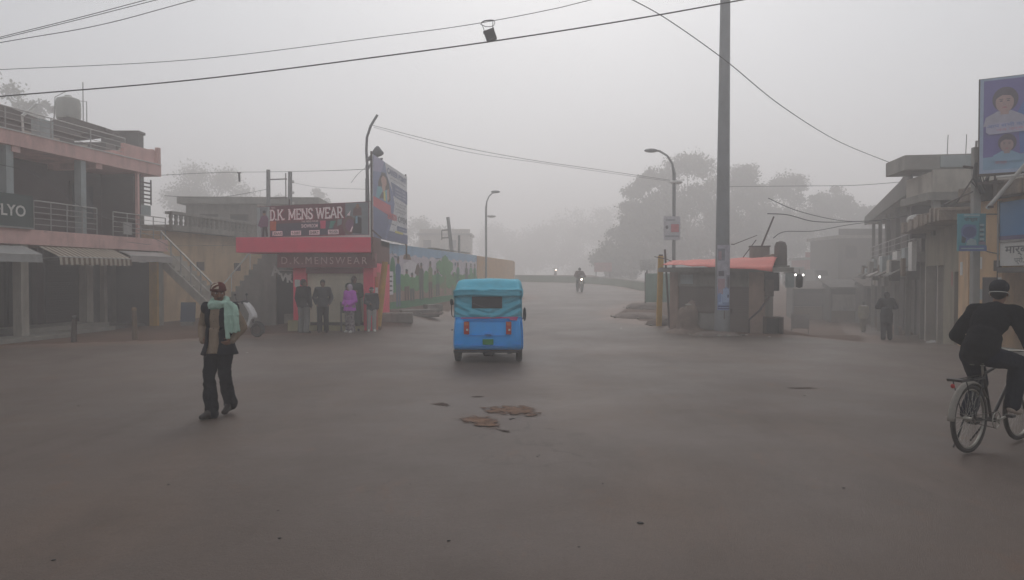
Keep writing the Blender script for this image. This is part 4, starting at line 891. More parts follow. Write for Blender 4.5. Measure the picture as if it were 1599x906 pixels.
mb = MB(); mb.box(.12,.3,-.14,.06,3.65,4.05); mb.build('junction_box', m_rust, o)
cp = thing('cyan_poster', 'cyan poster with dark blue circle hung on the grey utility pole', 'poster', (X(1494,pz-.2), pz-.2, 2.36), R(-3))
mats = [M('po cyan', (.07,.30,.36), .5), M('po navy', (.05,.08,.22), .5), M('po pale', (.30,.42,.44), .5), M('po blue', (.09,.15,.34), .5), M('po dark', (.03,.06,.08), .5), M('po teal', (.04,.2,.25), .5), M('po mauve', (.22,.17,.24), .5)]
mb = MB(); mb.box(0,.64,0,.02,0,.87,0); mb.art([(.46,.13),(.64,.13),(.64,.87),(.50,.87)], 5)
mb.art([(.10+.0,.30),(.2,.2),(.33,.26),(.42,.36),(.44,.48),(.40,.6),(.28,.62),(.15,.62),(.08,.5)], 3); mb.acirc(.27,.44,.15,.13,1); mb.art([(.09,.2),(.17,.18),(.2,.3),(.1,.36)], 4); mb.art([(.2,.14),(.44,.14),(.42,.26),(.3,.3),(.22,.24)], 2)
mb.arect(.14,.50,.81,.85,2); mb.text('पोस्टर', .15, .70, .10, 4, width=.30, bold=.003)
for i in range(4): mb.arect(.50,.60,.58-.11*i,.63-.11*i,2); mb.arect(.50,.58,.55-.11*i,.575-.11*i,4)
mb.arect(.48,.62,.15,.22,6)
mb.arect(.04,.66,-.0,.13,3); mb.arect(.08,.6,.05,.075,2); mb.build('sheet', mats, cp)
# ---------------- big political billboard
bbr = thing('roof_billboard', 'large blue violet billboard with four portraits standing above the ochre roof', 'billboard', (X(1528.5,17.0), 17.0, 4.12), R(-32))
mats = [M('rb frame', (.34,.42,.55), .5), M('rb violet', (.15,.13,.36), .4, .05), M('rb blue', (.08,.16,.42), .4, .05), M('rb lilac', (.42,.40,.52), .5), M('rb skin', (.42,.28,.27), .5), M('rb hair', (.10,.08,.11), .5),
        M('rb cyan', (.22,.36,.50), .4), M('rb dress', (.40,.38,.46), .5), M('rb green', (.20,.27,.22), .5), M('rb pinktext', (.50,.22,.30), .5), M('rb skin dim', (.36,.25,.25), .5), M('rb lips', (.40,.14,.16), .5), m_rust]
BWd, BHt = 3.3, 2.16
mb = MB(); mb.box(-.05, BWd, 0, .12, -.05, BHt, 12); mb.arect(-.02, BWd, 0, BHt-.01, 0); mb.arect(.05, BWd-.05, .08, BHt-.06, 1); mb.art([(.05,.08),(BWd-.05,.08),(BWd-.05,.55),(.05,.36)], 6)
mb.art([(.75,.42),(BWd-.05,.52),(BWd-.05,BHt-.06),(1.05,BHt-.06),(.7,1.35)], 2); mb.art([(.05,.95),(BWd-.05,1.05),(BWd-.05,1.4),(.05,1.2)], 1)
def portrait(x, z, s, skin, hair, dress, long=False):
    mb.art([(x-.36*s,z-.46*s),(x+.36*s,z-.46*s),(x+.32*s,z-.28*s),(x+.12*s,z-.17*s),(x-.12*s,z-.17*s),(x-.32*s,z-.28*s)], dress)
    if hair is not None: mb.acirc(x+.01*s, z+.06*s, .22*s, .25*s, hair)
    mb.arect(x-.07*s, x+.07*s, z-.24*s, z-.05*s, skin); mb.acirc(x, z, .155*s, .205*s, skin)
    if hair is not None: mb.art([(x-.16*s,z+.05*s),(x-.13*s,z+.20*s),(x,z+.25*s),(x+.14*s,z+.19*s),(x+.16*s,z+.05*s),(x+.10*s,z+.13*s),(x-.04*s,z+.15*s),(x-.12*s,z+.10*s)], hair)
    for dx in (-.06, .06): mb.acirc(x+dx*s, z+.03*s, .026*s, .012*s, 5, 8); mb.arect(x+(dx-.035)*s, x+(dx+.035)*s, z+.058*s, z+.07*s, 5)
    mb.art([(x-.015*s,z+.02*s),(x+.02*s,z-.05*s),(x-.025*s,z-.05*s)], 10); mb.acirc(x, z-.10*s, .045*s, .014*s, 11, 8)
portrait(.45, 1.58, 1.12, 4, 5, 7, True); portrait(1.25, 1.55, .92, 10, 8, 3); portrait(2.1, 1.6, 1.05, 4, 5, 7); portrait(2.8, 1.55, 1.0, 10, 5, 3)
portrait(.50, .62, .80, 10, 5, 6); portrait(1.3, .60, .82, 4, 5, 7); portrait(2.1, .62, .82, 10, 5, 6)
mb.art([(.10,.93),(.16,.87),(BWd-.15,1.0),(BWd-.1,1.06),(BWd-.1,1.2),(BWd-.16,1.24),(.14,1.11),(.10,1.05)], 3)
mb.T = Matrix.Rotation(R(-2.2), 4, 'Y'); mb.text('आप सभी क्षेत्रवासियों को हार्दिक शुभकामनाएं', .16, 1.01, .10, 2, width=2.6); mb.text('नव वर्ष एवं पर्वों की शुभकामनाएं', .34, .92, .08, 9, width=2.1); mb.T = Matrix.Identity(4)
mb.text('सदस्य', .28, .2, .09, 9); mb.text('अध्यक्ष', 1.08, .22, .09, 9); mb.text('सचिव', 1.95, .24, .09, 9)
mb.build('printed_panel', mats, bbr)
mb = MB()
for x in (.3, 1.6, 2.9): mb.bar((x,.15,-.55),(x,.15,BHt-.1), .06); mb.bar((x,.15,1.2),(x,1.2,-.55), .04)
mb.bar((-.05,.15,-.2),(BWd,.15,-.2), .06); mb.bar((-.05,.15,.4),(BWd,.15,.4), .04); mb.build('support_frame', m_rust, bbr)
tubeo('tube_light', m_wht, bbr, [(.3,-.25,-.12),(.95,-.25,-.10)], .03)
# ================================================================ RIGHT: row behind (local x towards the camera along the facade)
def rpos(s_, off=0): return (11.5 + D.x*s_ + D.y*off, 18.6 + D.y*s_ - D.x*off)
rb = thing('old_shop', 'single storey stained shop with rubble ledge and dark doorway beside the ochre shop', 'building', (*rpos(6.9), -.1), RZR)
LL = 6.75
m_olive = M('olive grey plaster', (.25,.22,.16), .9, .15, 1.5, stain=.7, stain_col=(.10,.085,.07))
boxo('wall', m_olive, rb, 3.4, 5.0, 0, .3, -.8, 3.3); boxo('wall', m_ochre, rb, 5.55, LL, 0, .3, -.8, 3.3); boxo('wall', m_olive, rb, 5.001, 5.549, 0, .3, 2.0, 3.3)
boxo('upper_wall', m_olive, rb, 0, 3.399, 0, .3, 2.2, 3.3); boxo('pier', m_cream, rb, 0, .2, 0, .3, -.8, 2.199); boxo('pier', m_cream, rb, 2.3, 2.45, 0, .2, -.8, 2.199); boxo('back_wall', m_int, rb, 0, LL, 1.2, 1.4, -.8, 3.3)
boxo('roof', m_darkc, rb, 0, LL, .301, 6, 3.3, 3.5); boxo('rear_block', m_conc, rb, 0, LL, 1.401, 6, -.8, 3.29)
mb = MB(); rr = random.Random(8)
for i in range(22):
    x = LL*i/22; mb.box(x+.01, x+LL/22-.01, -.7+rr.uniform(-.08,.05), .3, 3.302, 3.62+rr.uniform(-.07,.07))
mb.build('rubble_ledge', m_stone, rb, bevel=.02)
boxo('door', M('maroon door', (.07,.035,.04), .7, .2, 3, stretch=(5,5,.5)), rb, 5.01, 5.54, .12, .16, -.3, 1.75); boxo('door_transom', m_darkc, rb, 5.01, 5.54, .12, .2, 1.76, 1.99)
boxo('shutter', m_shut, rb, .3, 2.25, .5, .54, -.5, 1.6); boxo('shutter', m_shut, rb, 2.5, 3.35, .5, .54, -.5, 1.6)
boxo('notice', m_wht, rb, 5.8, 6.1, -.01, -.002, 1.9, 2.25); boxo('notice', M('faded red notice', (.3,.12,.10)), rb, 4.6, 4.8, -.01, -.002, 1.6, 2.0)
o = thing('stored_sacks', 'pale stuffed sack lying on the end of the rubble ledge', 'sack', (*rpos(6.4, -.3), 3.52)); mb = MB(); mb.ell((0,0,.12),(.35,.3,.2)); mb.ell((.3,0,.1),(.25,.25,.16)); mb.build('sack', m_wht, o, smooth=True)
# two storey building receding into the fog
r3 = thing('market_building', 'two storey market building with dark verandas and white balcony boxes fading into fog', 'building', (13.9 + D.x*19, 25.0 + D.y*19, -.9), RZR)
L3 = 19.0; zz = .9
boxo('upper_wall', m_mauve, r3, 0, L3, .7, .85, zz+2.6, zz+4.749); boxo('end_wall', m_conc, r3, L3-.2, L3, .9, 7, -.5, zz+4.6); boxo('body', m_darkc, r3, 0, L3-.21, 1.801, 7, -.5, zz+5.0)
boxo('veranda_slab', m_conc, r3, 0, L3, -.2, 1.599, zz+2.25, zz+2.6); boxo('roof_slab', m_conc, r3, -.3, L3+.3, -.35, 7.3, zz+4.75, zz+5.05)
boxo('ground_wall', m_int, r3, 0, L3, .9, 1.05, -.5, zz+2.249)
for i in range(6):
    x = .2 + i*3.6; boxo('column', m_conc, r3, x, x+.18, .0, .18, -.5, zz+2.249); boxo('upper_column', m_darkc, r3, x, x+.16, .02, .18, zz+2.6, zz+4.749)
    if i < 5: boxo('shutter', m_shut, r3, x+.4, x+3.3, .84, .88, -.3, zz+1.6)
for i, (x, w2, h) in enumerate(((18.0,.9,1.0),(16.2,.9,.85),(13.4,1.5,.8),(11.2,1.2,.7),(8.0,1.4,.75),(4.5,1.0,.7))): boxo('balcony_box', m_wht if i % 2 == 0 else m_pale, r3, x, x+w2, -.34, -.202, zz+1.95, zz+1.95+h)
rr = random.Random(11)
for i in range(12):
    x = .8+i*1.5+rr.uniform(0,.4); w2 = rr.uniform(.5,1.1); h = rr.uniform(.35,.8); z_ = zz+rr.uniform(1.3,1.9)
    boxo('hanging_board', (m_darkc, m_wood, m_pale, m_conc, m_cream)[i % 5], r3, x, x+w2, -.45-rr.uniform(0,.25), -.41, z_, z_+h)
for i in range(5):
    x = 1.0+i*3.5; mb = MB(); mb.prism([(-.9,zz+1.75),(-.2,zz+2.12),(-.2,zz+2.16),(-.9,zz+1.79)], x, x+2.4, 'yz'); mb.build('sheet_awning', (m_rust, m_darkc, m_aw3)[i % 3], r3)
    mb = MB()
    for k in range(4): mb.ell((x+.5+k*.5, .3, -.1+.25*(k % 2)), (.2,.18,.28))
    mb.build('piled_goods', (m_wood, m_darkc, m_peach)[i % 3], r3, smooth=True)
railing(r3, 1, L3-.5, -.1, zz+2.6, .75, 3, 9)
mb = MB(); mb.prism([(.9,zz+4.65),(L3+.1,zz+4.65),(L3+.1,zz+5.5),(L3-3,zz+5.3),(.9,zz+5.1)], -.42, -.352, 'xz'); mb.build('roof_fascia', m_darkc, r3)
boxo('chimney_stub', m_conc, r3, L3-9, L3-8.4, .2, .8, zz+5.051, zz+5.7)
for a in (2,6,10,14): f = boxo('window', m_rust, r3, a, a+1.0, .65, .698, zz+3.1, zz+4.2); boxo('pane', m_int, f, a+.06, a+.94, .63, .649, zz+3.16, zz+4.14)
# white parapet wing across the front, above the old shop
r4 = thing('rooftop_block', 'pale concrete upper block with grey slab and open shaded floor above the old shop', 'building', (12.75, 23.5, 3.05), R(-9))
boxo('parapet', m_cream, r4, .45, 3.6, -.3, -.15, 1.35, 2.05); boxo('parapet', m_cream, r4, .45, .6, -.149, 2.0, 1.35, 2.0)
boxo('floor_slab', m_conc, r4, .3, 4.2, -.28, 2.1, 1.1, 1.348); boxo('roof_slab', m_conc, r4, -.15, 4.5, .4, 2.2, 2.15, 2.62); boxo('roof_slab_lip', m_pale, r4, .9, 4.4, .35, .398, 2.2, 2.58)
boxo('dark_wall', m_int, r4, .5, 4.2, 1.6, 1.8, 0, 1.09); boxo('post', m_conc, r4, .5, .7, -.2, 0, 0, 1.09); boxo('post', m_conc, r4, 3.4, 3.6, -.2, 0, 0, 1.09); boxo('rear_wall', m_darkc, r4, .7, 4.0, 1.2, 1.35, 1.349, 2.149)
for x in (1.15, 1.7, 3.4): tubeo('rebar', m_rust, r4, [(x,.5,2.62),(x+.02,.5,3.25)], .012, 5)
baro('bent_bracket', m_rust, r4, (1.62,-.33,2.0),(1.66,-.33,2.9), .05)
# litter pile and small goods before the dark shops
m_lit = M('litter white', (.5,.48,.46), .8, .15)
def litter(px, py, s_, lab, m=m_lit, g=None, dz=0, name='litter_scrap', cat='litter', Y=None):
    Y = Y or CAMZ*F/(py-CY); x = X(px, Y); o = thing(name, lab, cat, (x, Y, gh(x, Y)+.012+dz), RNG.uniform(0,6), g); mb = MB(); n = 9; V = []
    for i in range(n): a = 2*math.pi*i/n; r_ = s_*(1+.4*noise.noise(Vector((i*1.3, px, 0)))); V += [(r_*math.cos(a), r_*.7*math.sin(a), .0), (r_*.7*math.cos(a+.3), r_*.5*math.sin(a+.3), s_*(.25+.15*noise.noise(Vector((i, px, 5)))))]
    Fs = [(2*i, (2*i+2)%(2*n), (2*i+3)%(2*n), 2*i+1) for i in range(n)] + [tuple(2*i+1 for i in range(n)), tuple(2*i for i in range(n))[::-1]]
    mb.add(V, Fs); mb.build('scrap', m, o); return o
for px, py, s_, lab in ((1452,519,.14,'white litter scrap beside the old shop doorway'),(1460,517,.2,'larger heap of pale litter at the old shop doorway'),(1166,524,.07,'white scrap at the foot of the kiosk door'),(1105,517,.09,'pale scrap before the kiosk counter panel'),
     (668,497,.16,'white scrap on the earth bank under the mural'),(682,494,.07,'tiny white scrap right of the larger one under the mural'),(385,552,.03,'small pale scrap on the asphalt beside the walking man'),(1202,527,.06,'white scrap beside the black metal box'),(970,514,.05,'tiny white scrap at the tip of the island')):
    litter(px, py, s_, lab)
m_dk = M('dark pebble', (.03,.028,.027), .8, .3)
for px, py, s_ in ((1001,822,.035),(839,716,.02),(842,714,.018),(260,761,.022),(432,802,.012),(120,636,.03),(1258,620,.03),(1410,646,.02),(797,657,.035),(801,656,.03),(1043,682,.015),(1089,689,.015),(942,759,.015),(78,881,.02),(434,846,.02),(1150,640,.02),(553,650,.02),(1320,766,.02),(640,760,.012),(700,850,.02),(905,860,.015)):
    litter(px, py, s_*.75, 'dark pebble lying on the open asphalt', m_dk, 'dark pebbles scattered on the asphalt', name='pebble', cat='pebble')
# ================================================================ PEOPLE
V3 = Vector
def bake(mb, voxel, name, mats, parent, smooth_it=3, fold=0, fs=(9, 9, 4), assign=None, post=None, shrink=0):
    me = mb.mesh(name, mats); o = bpy.data.objects.new(name+'_tmp', me); WS.collection.objects.link(o)
    r = o.modifiers.new('r', 'REMESH'); r.mode = 'VOXEL'; r.voxel_size = voxel; r.use_smooth_shade = True
    if smooth_it: s = o.modifiers.new('s', 'SMOOTH'); s.factor = .5; s.iterations = smooth_it
    WV.update(); dg = WV.depsgraph
    m2 = bpy.data.meshes.new_from_object(o.evaluated_get(dg)); m2.name = name; bpy.data.objects.remove(o)
    m2.materials.clear()
    for m in (mats if isinstance(mats, (list, tuple)) else [mats]): m2.materials.append(m)
    if fold:
        for v in m2.vertices:
            c = v.co; q = V3((c.x*fs[0], c.y*fs[1], c.z*fs[2]))
            f = noise.noise(q)*.6 + (1-abs(noise.noise(q*2.1+V3((5,1,2)))*2))*.35
            v.co = c + v.normal*fold*f
    if assign:
        for p in m2.polygons: p.material_index = assign(p.center)
    else:
        for p in m2.polygons: p.material_index = 0
    if post: post(m2)
    for p in m2.polygons: p.use_smooth = True
    o = bpy.data.objects.new(name, m2); COL.objects.link(o); o.parent = parent; return o
m_skin = M('brown skin', (.19,.095,.06), .55, .08, 6); m_lip = M('lip brown', (.16,.06,.05), .5); m_eye = M('eye white', (.5,.48,.46), .3); m_hairm = M('black hair', (.012,.011,.012), .6, .3, 20)
DEF = dict(pelvis=(0,0,.95), waist=(0,-.005,1.08), chest=(0,-.01,1.28), neck=(0,.01,1.44), head=(0,-.02,1.585),
  shR=(-.175,.005,1.40), elR=(-.225,.035,1.13), wrR=(-.225,-.04,.90), shL=(.175,.005,1.40), elL=(.225,.035,1.13), wrL=(.225,-.04,.90),
  hipR=(-.09,0,.92), knR=(-.10,-.02,.50), anR=(-.105,.03,.09), hipL=(.09,0,.92), knL=(.10,-.02,.50), anL=(.105,.03,.09),
  toR=(-.12,-.12,.03), toL=(.12,-.12,.03), hdR=None, hdL=None)
def rotto(d):  # rotation taking +Z to d
    return V3((0,0,1)).rotation_difference(V3(d).normalized()).to_matrix()
def torso(mb, J, g, hem=None, hemr=(.17,.13), lower=True, slim=1.0):
    ch = J['chest']; up = rotto(J['neck']-J['chest']); lo = rotto(J['chest']-J['pelvis'])
    mb.ell(ch, (.158+g, .108+g, .19+g), rot=up); mb.ell(ch+(J['neck']-ch)*.45, (.15+g, .085+g, .11+g), rot=up)
    mb.ell(J['waist'], (.135+g, .10+g, .16+g), rot=lo)
    if lower: mb.ell(J['pelvis'], (.155+g, .115+g, .13+g), rot=lo)
    k_ = slim; mb.cap(J['neck']*(1-k_)*0+J['shR']*1.0-(J['shR']-J['shL'])*(1-k_)*.5, J['shL']+(J['shR']-J['shL'])*(1-k_)*.5, .062+g, .062+g)
    if hem is not None:
        h = V3(hem); mb.cap(J['waist'], J['pelvis'], .12+g, .13+g)
        mb.tube([J['waist']+ (J['chest']-J['waist'])*.3, J['pelvis'], h], [.13+g, .15+g, hemr[0]], 20)
def arm(mb, J, sd, g, r=(.052,.042,.032), upto=1.0):
    a, b, c = J['sh'+sd], J['el'+sd], J['wr'+sd]; c = b+(c-b)*upto
    mb.cap(a, b, r[0]+g, r[1]+g); mb.cap(b, c, r[1]+g, r[2]+g*.7)
def leg(mb, J, sd, g, ga=None, upto=1.0, r=(.088,.058,.040)):
    a, b, c = J['hip'+sd], J['kn'+sd], J['an'+sd]; c = b+(c-b)*upto; ga = g if ga is None else ga
    mb.cap(a, b, r[0]+g, r[1]+g); mb.cap(b, c, r[1]+g, r[2]+ga)
def hand(mb, J, sd, sz=1.0, curl=.9):
    w_ = J['wr'+sd]; d = (J['hd'+sd] - w_) if J['hd'+sd] is not None else (w_ - J['el'+sd]); d.normalize()
    sx = -1 if sd == 'R' else 1
    back = V3((sx, 0, 0)) - d*V3((sx,0,0)).dot(d); back = back.normalized() if back.length > .1 else V3((0,-1,0))
    side = d.cross(back).normalized()
    if side.y > 0: side = -side                                        # thumb side faces forward
    palm = w_ + d*.075*sz; mb.ell(w_+d*.05*sz, (.022*sz,.040*sz,.050*sz), rot=Matrix((back, side, d)).transposed())
    for i, (o_, L) in enumerate(((.030,.072),(.011,.080),(-.009,.075),(-.028,.058))):
        p0 = w_+d*.085*sz+side*o_*sz; p1 = p0+(d-back*.25*curl).normalized()*L*.5*sz; p2 = p1+(d*.6-back*curl).normalized()*L*.5*sz
        mb.cap(p0, p1, .0095*sz, .0088*sz); mb.cap(p1, p2, .0088*sz, .0075*sz)
    t0 = w_+d*.03*sz+side*.033*sz; t1 = t0+(side*.8+d*.7-back*.3).normalized()*.036*sz; t2 = t1+(d+side*.15-back*.3).normalized()*.030*sz
    mb.cap(t0, t1, .0135*sz, .011*sz); mb.cap(t1, t2, .011*sz, .0088*sz)
def person(label, loc, rz, height, pose, turn=0, nod=0, voxel=.012, group=None, near=False, skin=None):
    J = {k: (None if v is None else V3(v)) for k, v in {**DEF, **pose}.items()}
    o = thing('person', label, 'person', loc, rz, group); o.scale = (height/1.72,)*3
    HR = Matrix.Rotation(R(turn), 3, 'Z') @ Matrix.Rotation(R(nod), 3, 'X'); H = J['head']; sk = skin or m_skin
    mb = MB(); torso(mb, J, 0); mb.cap(J['neck']-V3((0,0,.05)), H-V3((0,0,.05)), .055, .050)
    hp = lambda v: H + HR @ V3(v)
    mb.ell(hp((0,.012,.03)), (.076,.092,.098), rot=HR); mb.ell(hp((0,-.022,-.045)), (.058,.062,.066), rot=HR); mb.ell(hp((0,-.055,-.092)), (.028,.024,.020), rot=HR)
    mb.cap(hp((0,-.088,.015)), hp((0,-.108,-.028)), .009, .015); mb.ell(hp((0,-.084,-.062)), (.026,.012,.010), rot=HR)
    for sx in (-1, 1):
        mb.ell(hp((sx*.077,.012,-.005)), (.010,.020,.032), rot=HR); mb.ell(hp((sx*.031,-.078,.032)), (.022,.012,.008), rot=HR); mb.ell(hp((sx*.038,-.062,-.025)), (.022,.018,.018), rot=HR)
    for sd in 'RL': arm(mb, J, sd, 0); leg(mb, J, sd, 0); mb.cap(J['an'+sd], J['to'+sd], .038, .030); hand(mb, J, sd)
    HI = HR.transposed()
    def asg(c):
        q = HI @ (c-H)
        if q.length > .16 or q.y > -.05: return 0
        for sx in (-1, 1):
            e = q-V3((sx*.031,-.08,.008))
            if abs(e.x) < .007 and abs(e.z) < .006: return 3
            if abs(e.x) < .016 and abs(e.z) < .0065: return 2
            if abs(e.x) < .021 and abs(q.z-.034) < .006: return 3
        if abs(q.x) < .026 and abs(q.z+.064) < .008: return 1
        return 0
    bake(mb, voxel, 'body', [sk, m_lip, m_eye, m_hairm], o, 2, assign=asg)
    return o, J, hp, HR
def hair(o, hp, HR, mat=None, vox=.012, back=.0, low=0.0, name='hair'):
    mb = MB(); mb.ell(hp((0,.022,.052)), (.084,.096,.090), rot=HR)
    mb.ell(hp((0,.05,.0)), (.078,.066,.075+low), rot=HR)
    bake(mb, vox, name, mat or m_hairm, o, 1, fold=.006, fs=(30,30,30))
def shoes(o, J, mat, vox=.012, name='shoe', g=0):
    for sd in 'RL':
        mb = MB(); a, t = J['an'+sd], J['to'+sd]; mb.cap(a+V3((0,.03,-.045)) if (t-a).length > 0 else a, t, .044+g, .038+g); mb.cap(a, a-V3((0,0,.03)), .048, .048); mb.cap(a+(t-a)*.15, t, .047, .040)
        mb.ell(t+(t-a).normalized()*.01, (.043+g,.055+g,.036+g)); bake(mb, vox, name, mat, o, 2)
def upper(o, J, mat, g=.018, hem=.82, hemr=.18, sl=1.0, vox=.012, fold=.008, name='jacket', fs=(9,9,5), post=None, flare=0):
    mb = MB(); h = V3(J['pelvis'])+ (V3((0,0,hem-J['pelvis'].z)) if not isinstance(hem, V3) else hem-J['pelvis']); torso(mb, J, g, hem=h, hemr=(hemr,), lower=True, slim=1.0 if sl else .98)
    if sl: 
        for sd in 'RL': arm(mb, J, sd, g, upto=sl)
    mb.cap(J['neck']-V3((0,0,.06)), J['neck']-V3((0,0,.02)), .085+g*.3, .062+g*.3)
    return bake(mb, vox, name, mat, o, 4, fold=fold, fs=fs, post=post)
def lower(o, J, mat, g=.018, ga=.035, vox=.012, fold=.010, up=1.0, name='trousers', fs=(10,10,6)):
    mb = MB(); mb.ell(J['pelvis'], (.165,.125,.14), rot=rotto(J['chest']-J['pelvis']))
    for sd in 'RL': leg(mb, J, sd, g, ga, upto=up)
    return bake(mb, vox, name, mat, o, 3, fold=fold, fs=fs)
cl = lambda n, c, s_=12: M(n, c, .95, .16, s_, bump=.5, spec=.06)
c_blk = cl('black wool', (.016,.017,.021)); c_navy = cl('navy trousers', (.010,.011,.016)); c_char = cl('charcoal jacket', (.04,.042,.048)); c_grey = cl('grey trousers', (.19,.19,.185))
c_beige = cl('beige kurta', (.25,.19,.14)); c_mint = cl('mint green scarf', (.36,.50,.42)); c_brown = cl('brown wool cap', (.11,.035,.03)); c_creamc = cl('cream knit', (.5,.44,.36)); c_shoe = M('dark leather shoe', (.022,.016,.014), .5, .2, 8)
# ---- walking man
wx, wy = X(342, 9.40), 9.40
pose = dict(pelvis=(0,0,.95), shR=(-.170,.02,1.395), elR=(-.285,.09,1.15), wrR=(-.20,-.05,.975), hdR=(-.12,-.09,.945), shL=(.170,.02,1.395), elL=(.275,.08,1.15), wrL=(.22,-.07,.985), hdL=(.15,-.12,.95),
            hipR=(-.085,0,.92), knR=(-.075,-.13,.51), anR=(-.03,-.14,.085), toR=(-.06,-.30,.04), hipL=(.085,0,.92), knL=(.095,-.05,.50), anL=(.05,.17,.15), toL=(.055,.03,.05))
pm, J, hp, HR = person('man walking towards the camera in dark open vest, beige kurta, mint scarf and brown cap', (wx, wy, gh(wx, wy)+.012), math.atan2(wx, -wy)*0+R(-8), 1.69, pose, turn=38, nod=6, voxel=.009, near=True)
upper(pm, J, c_beige, g=.017, hem=.82, hemr=.195, vox=.011, fold=.013, name='kurta')
def openfront(me):
    import bmesh
    b = bmesh.new(); b.from_mesh(me)
    kill = [f for f in b.faces if (f.calc_center_median().y < -.03 and -.058-.02*(1.30-f.calc_center_median().z) < f.calc_center_median().x < .070+.03*(1.30-f.calc_center_median().z)) or f.calc_center_median().z > 1.475 or f.calc_center_median().z < .79
            or ((f.calc_center_median()-(J['shR']+(J['elR']-J['shR'])*.5)).length < .0)]
    bmesh.ops.delete(b, geom=kill, context='FACES'); b.to_mesh(me); b.free()
vs_ = upper(pm, J, cl('dark navy vest', (.010,.011,.017)), g=.030, hem=.80, hemr=.235, sl=0, vox=.011, fold=.010, name='vest', post=openfront)
sm = vs_.modifiers.new('thick', 'SOLIDIFY'); sm.thickness = .008
lower(pm, J, c_navy, g=.014, ga=.044, vox=.011, fold=.026, fs=(9,9,9), up=1.07)
shoes(pm, J, c_shoe, .011)
hair(pm, hp, HR, vox=.011)
mb = MB(); mb.ell(hp((0,.012,.072)), (.094,.108,.080), rot=HR); mb.ring((0,0,0), .001, .001) if False else None
for k in range(18): a = 2*math.pi*k/18; mb.ell(hp((.084*math.cos(a), .012+.098*math.sin(a), .050)), (.018,.018,.022), rot=HR)
capo = bake(mb, .008, 'cap', [c_brown, c_creamc], pm, 1, fold=.005, fs=(30,30,30), assign=lambda c: 1 if ((HR.transposed() @ (c-J['head'])).x < -.01 and math.sin((HR.transposed() @ (c-J['head'])).y*110 + (HR.transposed() @ (c-J['head'])).z*60) > .1 and (c-J['head']).z > .06) else 0)
mb = MB(); N_ = V3(J['neck'])+V3((0,-.01,.03))
loop = [(N_+V3((.098*math.cos(R(a)), .088*math.sin(R(a))-.008, .028*math.sin(R(a*1+20))+(.015*math.sin(R(3*a)))))) for a in range(0, 361, 20)]
for a, b in zip(loop[:-1], loop[1:]): mb.cap(a, b, .040, .040)
for a, b in zip(loop[:-1], loop[1:]): mb.cap(a-V3((0,0,.035)), b-V3((0,0,.035)), .036, .036)
tail = [V3((.06,-.085,1.46)), V3((.15,-.075,1.465)), V3((.215,-.07,1.42)), V3((.255,-.12,1.31)), V3((.270,-.135,1.21)), V3((.285,-.135,1.12))]
for i, (a, b) in enumerate(zip(tail[:-1], tail[1:])):
    for q_, dx in enumerate((-.052,-.028,-.004,.020,.044)): mb.cap(a+V3((dx,  .011*(-1)**q_,.0)), b+V3((dx*(1.0+.07*i)+.008*math.sin(i*2+q_),.012*(-1)**q_,-.02*(q_ % 2))), .0185, .0185)
for dx in (-.06,-.03): mb.cap(tail[2]+V3((dx-.02,-.03,0)), tail[5]+V3((dx-.04,-.01,-.10)), .020, .012)
bake(mb, .0085, 'scarf', c_mint, pm, 1, fold=.014, fs=(22,22,6))
mb = MB(); mb.cap(hp((-.024,-.092,-.050)), hp((0,-.099,-.044)), .006, .008); mb.cap(hp((.024,-.092,-.050)), hp((0,-.099,-.044)), .006, .008); bake(mb, .004, 'moustache', m_hairm, pm, 0)
mb = MB()
for i in range(5): mb.ell(V3((.004,-.139-.004*i,1.32-.09*i)), (.006,.004,.006), 0, 8, 6)
mb.build('buttons', m_blk, pm, smooth=True)
# ---- people waiting before the shop
PG = 'people waiting at the red shop'
def put(px, py, Y=None):
    Y = Y or CAMZ*F/(py-CY); x = X(px, Y); return (x, Y, gh(x, Y)+.002)
FV = .02
p, J, hp, HR = person('man in black jacket and grey trousers seen from behind before the shutter', put(474, 520, 22.9), R(160), 1.68, dict(elR=(-.24,.04,1.12), wrR=(-.25,-.02,.88), knR=(-.10,-.04,.50), toR=(-.13,-.13,.03)), turn=-60, voxel=FV, group=PG)
upper(p, J, c_blk, g=.035, hem=.84, hemr=.21, vox=FV); lower(p, J, c_grey, g=.03, ga=.05, vox=FV, fold=.014); shoes(p, J, c_shoe, FV); hair(p, hp, HR, vox=FV)
p, J, hp, HR = person('man in dark grey jacket with hands in pockets facing the road before the shutter', put(504, 518, 23.1), R(12), 1.66, dict(elR=(-.27,.08,1.14), wrR=(-.20,-.04,.95), elL=(.27,.08,1.14), wrL=(.20,-.04,.95)), turn=5, voxel=FV, group=PG)
upper(p, J, c_char, g=.032, hem=.84, hemr=.2, vox=FV); lower(p, J, c_navy, g=.024, ga=.04, vox=FV); shoes(p, J, c_shoe, FV); hair(p, hp, HR, vox=FV)
p, J, hp, HR = person('short woman in bright purple hooded top and patterned trousers', put(546, 515, 23.2), R(-35), 1.52, dict(elR=(-.25,.02,1.13), wrR=(-.14,-.16,1.0), elL=(.25,.02,1.13), wrL=(.15,-.16,1.0)), turn=-20, voxel=FV, group=PG)
upper(p, J, cl('purple fleece', (.50,.10,.55)), g=.045, hem=.78, hemr=.23, vox=FV, name='hooded_top')
lo_ = lower(p, J, cl('printed cotton', (.30,.26,.27)), g=.035, ga=.06, vox=FV, name='trousers'); lo_.data.materials.append(cl('printed cotton dark', (.07,.04,.06)))
for f in lo_.data.polygons: f.material_index = 1 if noise.noise(f.center*22) > .12 else 0
shoes(p, J, m_wht, FV); mb = MB(); mb.ell(hp((0,.02,.02)), (.10,.108,.125), rot=HR); mb.cap(hp((0,.03,-.05)), J['neck']-V3((0,0,.04)), .08, .09)
bake(mb, FV, 'head_scarf', cl('pale lilac scarf', (.40,.34,.40)), p, 2, post=None, assign=None)
